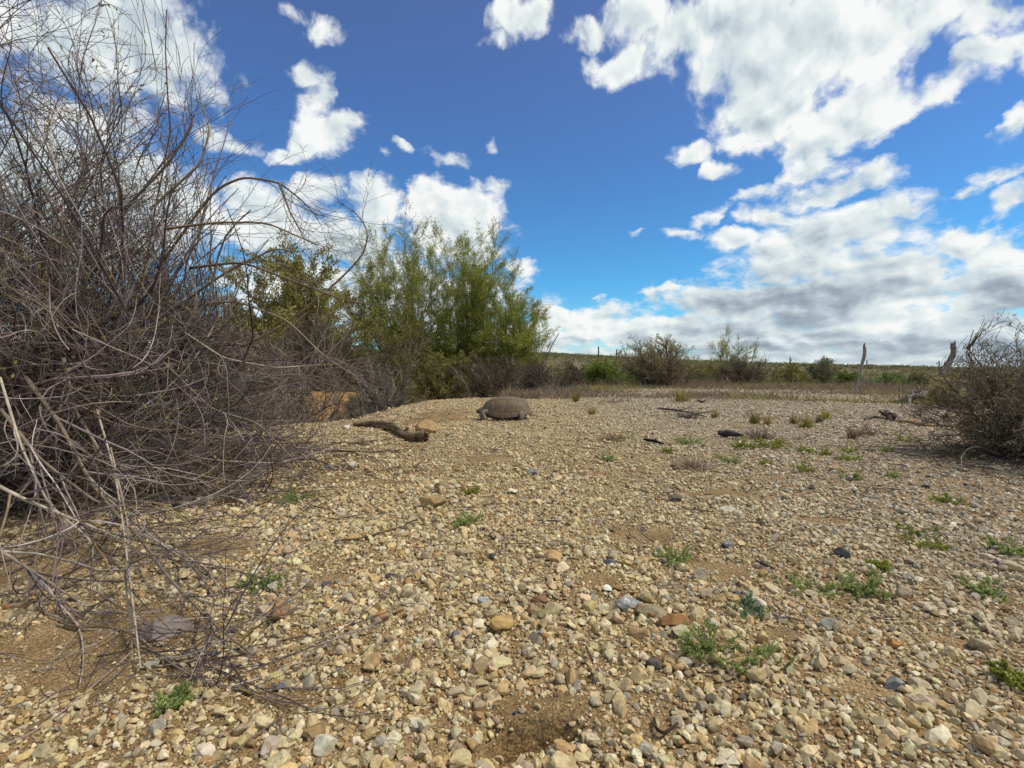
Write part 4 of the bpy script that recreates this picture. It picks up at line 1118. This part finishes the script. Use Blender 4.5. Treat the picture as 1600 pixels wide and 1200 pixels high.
    for s_ in (1, -1):
        sh = add((.075, s_ * .060, .055), .020, che); eb = add((.136, s_ * .080, .046), (.027, .023), sh)
        wr = add((.124, s_ * .098, .024), (.024, .018), eb); ft = add((.104, s_ * .106, .010), (.019, .009), wr)
        for c_ in (-.014, -.005, .005, .014): add((.098 + .004 + abs(c_) * -.3 + .012, s_ * .110 + c_, .004), (.003, .003), ft)
        hp = add((-.085, s_ * .055, .050), .022, pel); kn = add((-.100, s_ * .086, .042), (.024, .022), hp)
        an = add((-.112, s_ * .098, .020), (.020, .018), kn); fo = add((-.108, s_ * .102, .010), (.021, .010), an)
        for c_ in (-.012, 0, .012): add((-.090, s_ * .104 + c_, .004), (.003, .003), fo)
    tl = add((-.115, 0, .045), .012, pel); add((-.140, 0, .034), .005, tl)
    me = bpy.data.meshes.new('body'); me.from_pydata(V_, E_, []); me.update()
    o = bpy.data.objects.new('body', me); COL.objects.link(o)
    md = o.modifiers.new('skin', 'SKIN'); md.use_smooth_shade = True
    sk = me.skin_vertices[0].data if me.skin_vertices else None
    if sk is None:
        bm = bmesh.new(); bm.from_mesh(me); lay = bm.verts.layers.skin.verify(); bm.to_mesh(me); bm.free(); sk = me.skin_vertices[0].data
    for k, r in enumerate(Rd): sk[k].radius = r; sk[k].use_root = (k == 0)
    ss = o.modifiers.new('sub', 'SUBSURF'); ss.levels = 2; ss.render_levels = 2
    bpy.context.view_layer.update()
    dg = bpy.context.evaluated_depsgraph_get(); ev = o.evaluated_get(dg)
    m2 = bpy.data.meshes.new_from_object(ev); 
    co = np.zeros(len(m2.vertices) * 3); m2.vertices.foreach_get('co', co); co = co.reshape(-1, 3)
    no = np.zeros(len(m2.vertices) * 3); m2.vertices.foreach_get('normal', no); no = no.reshape(-1, 3)
    bpy.data.objects.remove(o); 
    sc_ = vnoise(co[:, 0] * 160 + 7, co[:, 1] * 160 + co[:, 2] * 120, 4)
    co = co + no * (sc_[:, None] - .5) * .0025
    a = m2.color_attributes.new('tone', 'FLOAT_COLOR', 'POINT')
    c = np.ones((len(co), 4), np.float32)
    c[:, :3] = srgb(104, 94, 82)[None] * (.75 + .6 * sc_[:, None]); a.data.foreach_set('color', c.ravel())
    m2.vertices.foreach_set('co', co.astype(np.float32).ravel()); m2.update()
    m2.materials.clear(); m2.materials.append(M_SKIN); m2.name = 'body'
    for p in m2.polygons: p.use_smooth = True
    bo = bpy.data.objects.new('body', m2); COL.objects.link(bo); bo.parent = root
    for s_ in (1, -1):
        v, f = ICO[3]
        new_mesh('eye', v * .0033 + np.array([.163, .010 + s_ * .0190, .058]), [f], M_SHELL, root, np.repeat(srgb(22, 20, 18)[None], len(v), 0), True)


build_tortoise()

# ------------------------------------------------------------------ small green weeds on the gravel
GRN = [(164, 180, 112), (178, 192, 122), (148, 164, 100), (192, 194, 130)]
BLG = [(146, 168, 128), (160, 178, 138), (132, 154, 114)]
YGR = [(158, 166, 70), (142, 154, 66), (178, 178, 88)]
WEEDS = [(463, 792, 60, GRN, 'feathery green weed beside the right edge of the huge bush'), (402, 922, 62, GRN, 'green weed at the front edge of the huge bush above the reddish-brown rock'),
         (262, 1106, 60, GRN, 'dark green weed at the bottom left'), (728, 832, 54, GRN, 'small sparse weed right of the flat tan-brown rock'),
         (735, 782, 30, YGR, 'tiny weed right of the small brown stone'),
         (1060, 888, 66, GRN, 'bright green weed left of a bare dirt patch'), (1175, 982, 82, BLG, 'blue-green low weed above the largest weed'),
         (1172, 1085, 150, GRN, 'largest green weed, with rounded leaves, in the lower right foreground'), (1338, 945, 135, GRN, 'wide green weed below the navy stone'),
         (1462, 852, 84, YGR, 'yellow-green round weed on the right gravel'), (1582, 868, 60, GRN, 'weed cut by the right edge, upper one'),
         (1545, 934, 56, GRN, 'weed left of the dark grey stone near the right edge'), (1490, 790, 44, YGR, 'small weed in front of the thorny bush'),
         (1592, 1088, 46, YGR, 'weed cut by the right edge, lower one'), (1376, 890, 42, YGR, 'small sparse weed between the navy stone and the wide weed'),
         (1396, 750, 26, GRN, 'tiny bright weed between the right weed row and the thorny bush'), (1333, 752, 36, GRN, 'weed at the near end of the right weed row'),
         (1332, 725, 34, YGR, 'yellow-green weed in the middle of the right weed row'), (1328, 712, 34, YGR, 'olive weed at the far end of the right weed row'),
         (1256, 740, 40, YGR, 'rounded olive-green weed left of the right weed row'), (1262, 712, 32, YGR, 'small weed behind the rounded olive-green one'),
         (1205, 708, 54, YGR, 'broad weed right of the charred stick'), (1168, 708, 48, YGR, 'broad weed directly below the charred stick'),
         (1140, 728, 44, GRN, 'dark green weed below the broad weeds'), (1076, 698, 48, GRN, 'green weed left of the charred stick'),
         (1045, 712, 26, YGR, 'tiny olive weed beside the thin black stick'), (976, 694, 30, GRN, 'small green weed left of the thin black stick'),
         (950, 722, 26, GRN, 'tiny weed alone below the brown dry patch'), (1200, 728, 28, YGR, 'small weed below the broad right weed'),
         (1290, 716, 24, YGR, 'tiny weed between the small weed and the right weed row'), (1418, 692, 30, YGR, 'pale weed by the thorny bush tips')]


def build_weeds():
    for i, (px, py, w, cols, lab) in enumerate(WEEDS):
        rng = np.random.default_rng(300 + i)
        x, y = ground_at(px, py - w * .12); z = float(height(x, y)); rad = w / F * y / 2
        root = thing('weed', lab, 'weed', (x, y, z), 0, 'small green weeds on the gravel')
        ns = int(16 + w * .12)
        a = rng.uniform(0, 2 * PI, ns); e = np.radians(rng.uniform(4, 34, ns))
        D = np.stack([np.cos(a) * np.cos(e), np.sin(a) * np.cos(e), np.sin(e)], -1)
        # sprawling: a loose cluster of rosettes, not one dome
        nc = 1 + int(w > 70) * 3
        cc = rng.normal(size=(nc, 2)) * rad * (.42 if nc > 1 else 0)
        ci = rng.integers(0, nc, ns)
        P = np.zeros((ns, 3)); P[:, :2] = cc[ci] + rng.normal(size=(ns, 2)) * rad * .08
        Ln = rad * rng.uniform(.45, 1.2, ns) * (1 if nc == 1 else .72)
        st, lv = Bag(), Bag()
        p1 = sweep(rng, P, D, Ln, 7, .2, (0, 0, 1), -.02); p1[..., 2] = np.maximum(p1[..., 2], .003)
        sr = max(.0006, rad * .010)
        r1 = taper(np.full(ns, sr), 7, .5); tubes(rng, st, p1, r1, 4, pick(rng, [(112, 118, 62), (124, 104, 66)], ns))
        P2, D2, L2, q2, _ = spawn(rng, p1, Ln, r1, 4, .2, 1, (.4, 1.0), .5, .4, .7)
        p2 = sweep(rng, P2, D2, L2, 4, .2, (0, 0, 1), .05); p2[..., 2] = np.maximum(p2[..., 2], .003)
        tubes(rng, st, p2, taper(q2, 4, .5), 3, pick(rng, [(108, 122, 60)], len(P2)))
        n = int(min(7500, 1100 + w * 46))
        i2 = rng.integers(0, len(p2), n); k = rng.integers(1, 5, n); uu = rng.uniform(size=(n, 1))
        LP = p2[i2, k] * uu + p2[i2, k - 1] * (1 - uu)
        ls = max(rad * .048, .0022) * (1.15 if w > 70 else 1.6)
        LD = norm(rng.normal(size=(n, 3)) * .7 + norm(p2[i2, -1] - p2[i2, 0]) * .8 + np.array([0, 0, .2]))
        leaves(rng, lv, LP, LD, ls * rng.uniform(.5, 1.3, n), ls * .55, pick(rng, cols + [(150, 148, 70)], n, [5] * len(cols) + [1.0]))
        for b in (st, lv):
            for v in b.v: v[:, 2] = np.maximum(v[:, 2], .002)
        st.build('stems', M_LEAF, root); lv.build('leaves', M_WEED, root)


build_weeds()

# ------------------------------------------------------------------ grass tufts (dry or olive)
TUFTS = [(1262, 668, 24, 20, (132, 126, 58), 'olive-green grass tuft above the weed cluster'), (1292, 652, 18, 14, (138, 134, 64), 'bright grass tuft at the front of the brown grass'),
         (1180, 662, 16, 20, (116, 108, 56), 'thin upright grass tuft right of the dark branch'), (1200, 664, 12, 20, (136, 122, 80), 'thin straw tuft beside the upright tuft'),
         (1118, 655, 10, 14, (120, 112, 62), 'single small tuft at the end of the dark branch'), (1332, 684, 16, 16, (116, 92, 68), 'brown dry tuft above the right weed row'),
         (1352, 680, 30, 20, (122, 104, 82), 'spidery brown tuft right of the brown dry tuft'), (1240, 662, 14, 14, (104, 92, 58), 'small dark tuft left of the olive-green tuft'),
         (1280, 662, 14, 12, (108, 98, 62), 'small dark tuft right of the olive-green tuft'), (900, 628, 14, 14, (116, 104, 50), 'yellow-brown tuft alone right of the tortoise'),
         (845, 612, 60, 16, (150, 136, 72), 'straw-yellow grass clump on the rim right of the tortoise'), (925, 648, 12, 12, (122, 110, 62), 'tiny tuft on the gravel right of the tortoise'),
         (1083, 732, 70, 18, (128, 112, 96), 'low grey-brown dead twiggy clump below the green weeds'), (1187, 686, 40, 22, (116, 102, 92), 'grey dead twiggy clump behind the charred stick'),
         (955, 692, 50, 14, (130, 114, 86), 'flattened brown dead clump left of the green weeds'), (1065, 628, 26, 22, (138, 126, 70), 'yellowish grass tuft in the brown grass band'),
         (1075, 655, 36, 16, (110, 98, 92), 'grey dead clump on the dark thin branch'), (1390, 708, 26, 10, (136, 134, 82), 'pale green tuft left of the thorny bush')]


def build_tufts():
    for i, (px, py, w, h, c, lab) in enumerate(TUFTS):
        rng = np.random.default_rng(500 + i)
        x, y = ground_at(px, py); z = float(height(x, y)); W = w / F * y / 2; H = h / F * y
        n = int(26 + w * 2.4)
        P = np.stack([rng.normal(size=n) * W * .30, rng.normal(size=n) * W * .30, np.zeros(n)], -1)
        D = norm(np.stack([P[:, 0] / W * .6 + rng.normal(size=n) * .22, P[:, 1] / W * .6 + rng.normal(size=n) * .22, np.full(n, 1.0)], -1))
        if 'dead' in lab or 'spidery' in lab: D = norm(D * np.array([1.8, 1.8, .6]))
        b = Bag(); p = sweep(rng, P, D, H * rng.uniform(.5, 1.3, n), 5, .18, (0, 0, 1), -.03)
        p[..., 2] = np.maximum(p[..., 2], 0.001)
        tubes(rng, b, p, taper(np.full(n, max(.0010, .0006 * y)), 5, .25), 3, pick(rng, [tuple(min(255, int(k * 1.38)) for k in c), tuple(min(255, int(k * 1.12)) for k in c)], n))
        o = b.build('grass_tuft', M_GRASS); o.location = (x, y, z)
        tag(o, lab, 'grass tuft', 'grass tufts on the flat')


build_tufts()


def build_stuff():
    rng = np.random.default_rng(77)
    # brown dry grass at the far side of the flat
    b = Bag(); n = 110000
    az = rng.uniform(-.02, 1.25, n); r = edge(az) * rng.uniform(.52, 1.28, n)
    x, y = r * np.sin(az), r * np.cos(az)
    g = fbm(x * .9, y * 1.6, 61, 4) + .35 * sstep(.66, .95, r / edge(az)) + .10 * sstep(.25, .45, az) - .02
    k = g > .10 + rng.uniform(-.12, .12, n); x, y, r = x[k], y[k], r[k]; n = len(x)
    tall = sstep(.05, .30, fbm(x * 2.1, y * 2.1, 91, 3)) * sstep(.75, 1.0, r / edge(np.arctan2(x, y)))
    P = np.stack([x, y, height(x, y)], -1)
    D = norm(np.stack([rng.normal(size=n) * .9, rng.normal(size=n) * .9, np.ones(n)], -1))
    p = sweep(rng, P, D, rng.uniform(.03, .10, n) * (1 + 2.2 * tall), 3, .3)
    tubes(rng, b, p, taper(.0035 * rng.uniform(.5, 1.2, n), 3, .3), 3, np.where((fbm(x * .7, y * .7, 95, 3) > .05)[:, None], pick(rng, [(168, 156, 104), (150, 144, 84), (160, 146, 110)], n), pick(rng, [(152, 134, 114), (136, 120, 108), (164, 148, 112), (146, 124, 98)], n)))
    tag(b.build('dry_grass', M_GRASS), 'low brown dead grass covering the far side of the gravel flat', 'dry grass', kind='stuff')
    # litter of broken twigs under the bushes
    b = Bag(); n = 5200
    sp = [(-1.35, 1.5, .75, 3600), (1.75, 1.7, .38, 900), (-1.3, 3.2, .7, 700)]
    cx = np.concatenate([np.full(q[3], q[0]) for q in sp]); cy = np.concatenate([np.full(q[3], q[1]) for q in sp]); cr = np.concatenate([np.full(q[3], q[2]) for q in sp])
    x = cx + rng.normal(size=n) * cr * .6; y = cy + rng.normal(size=n) * cr * .6
    x2 = rng.uniform(-2.2, 2.6, 900); y2 = rng.uniform(.4, 4.5, 900); x = np.concatenate([x, x2]); y = np.concatenate([y, y2]); n = len(x)
    ok = np.hypot(x, y) > .35; x, y = x[ok], y[ok]; n = len(x)
    P = np.stack([x, y, height(x, y) + .008], -1); a = rng.uniform(0, 2 * PI, n)
    D = np.stack([np.cos(a), np.sin(a), rng.normal(size=n) * .08], -1)
    p = above0(sweep(rng, P, D, rng.uniform(.015, .09, n), 4, .16), .007)
    tubes(rng, b, p, taper(.0011 * rng.uniform(.6, 1.6, n), 4, .5), 4, pick(rng, [(110, 94, 78), (84, 70, 60), (136, 120, 98), (72, 60, 52)], n))
    tag(b.build('twig_litter', M_TWIG), 'litter of small broken twigs strewn over the gravel under the bushes', 'twig litter', kind='stuff')
    # scrub on the plain and the low ridge: leaf clumps, thinning into the distance
    b = Bag(); ns = 9000
    az = rng.uniform(-.95, .95, ns); r = np.exp(rng.uniform(np.log(17), np.log(345), ns)); r = np.where(rng.uniform(size=ns) < .45, rng.uniform(150, 340, ns), r)
    x, y = r * np.sin(az), r * np.cos(az)
    z = height(x, y); s = rng.uniform(.35, 1.0, ns) * np.interp(r, [17, 60, 340], [.45, .8, 1.5])
    per = np.where(r < 45, 150, np.where(r < 120, 60, 26))
    idx = np.repeat(np.arange(ns), per); n = len(idx)
    dv = norm(rng.normal(size=(n, 3))); dv[:, 2] = np.abs(dv[:, 2])
    rad = rng.uniform(.45, 1.0, n)[:, None]
    lump = (1 + .35 * np.sin(dv[:, 0] * 5 + idx) * np.cos(dv[:, 1] * 6 + idx * 2))[:, None]
    P = np.stack([x, y, z], -1)[idx] + dv * rad * lump * s[idx][:, None] * np.array([1, 1, .72])
    ls = s[idx] * np.where(per[idx] == 150, .16, np.where(per[idx] == 60, .30, .50)) * rng.uniform(.6, 1.3, n)
    cs = pick(rng, [(118, 118, 70), (134, 128, 84), (104, 110, 62), (146, 130, 96), (126, 108, 84), (118, 132, 70)], ns, [5, 4, 4, 3, 3, 1.5])
    leaves(rng, b, P, dv + rng.normal(size=(n, 3)) * .6, ls, ls * .6, np.clip(cs[idx] * rng.uniform(.7, 1.3, (n, 1)), .003, 1))
    tag(b.build('distant_scrub', M_LEAF), 'olive and brown desert scrub dotted over the distant plain and ridge', 'scrub', kind='stuff')


build_stuff()

# ------------------------------------------------------------------ far cacti and the ocotillo
def build_cacti():
    rng = np.random.default_rng(88)
    spots = [(935, 541, 'tallest thin saguaro on the left part of the horizon'), (963, 546, 'short thin saguaro on the horizon just left of the big twiggy shrub'),
             (1196, 560, 'thin saguaro on the horizon right of the pale fan-shaped tree'), (1234, 558, 'thin saguaro above the dark olive bush'),
             (1299, 563, 'thin saguaro just right of the taller grey-green bush'), (1354, 562, 'thin saguaro touching the left leaning post'),
             (1467, 563, 'thin saguaro left of the thicker curved post')]
    for i, (px, top, lab) in enumerate(spots):
        d = 200 + 12 * i; x = (px - 800) / F * d; z = float(height(x, d)); H = (HOR - top) / F * d + EYE - z
        r = thing('saguaro', lab, 'cactus', (x, d, z), 0, 'saguaros on the horizon')
        b = Bag(); K = 20; S = 24; t = np.linspace(0, 1, S + 1)
        rad = .26 * (1 - .2 * t) * np.sqrt(np.clip((1 - t) / .04, 0, 1)) ** .8
        rad = np.maximum(rad, .01)
        th = np.arange(K) * 2 * PI / K; rb = 1 + .09 * np.cos(th * 10)
        v = np.stack([rad[:, None] * rb * np.cos(th), rad[:, None] * rb * np.sin(th), np.repeat((t * H)[:, None], K, 1)], -1)
        s = np.arange(S)[:, None] * K; k = np.arange(K)[None]; k2 = (k + 1) % K
        q = np.stack(np.broadcast_arrays(s + k, s + k2, s + K + k2, s + K + k), -1).reshape(-1, 4)
        b.add(v.reshape(-1, 3), q=q, c=srgb(84, 90, 66)); b.build('column', M_LEAF, r, True)
        if i in (1, 3):
            a = Bag(); gnarl(rng, a, [[0, 0, H * .45], [.6, 0, H * .5], [.75, 0, H * .75]], [.15, .17, .12], 10, 16, .03, (84, 90, 66), .05); a.build('arm', M_LEAF, r, True)
    d = 10.5; x = (832 - 800) / F * d; z = float(height(x, d))
    r = thing('ocotillo', 'thin-stemmed ocotillo right of the feathery green tree', 'shrub', (x, d, z))
    n = 13; a = rng.uniform(0, 2 * PI, n)
    D = np.stack([.10 + np.cos(a) * .22, np.sin(a) * .3, np.ones(n)], -1)
    b = Bag(); p = sweep(rng, rng.normal(size=(n, 3)) * np.array([.03, .03, 0]), D, rng.uniform(1.05, 1.5, n), 10, .05, (1, 0, .3), .03)
    tubes(rng, b, p, taper(np.full(n, .011), 10, .4), 6, pick(rng, [(96, 98, 72), (84, 82, 66)], n)); b.build('canes', M_TWIG, r, True)


build_cacti()
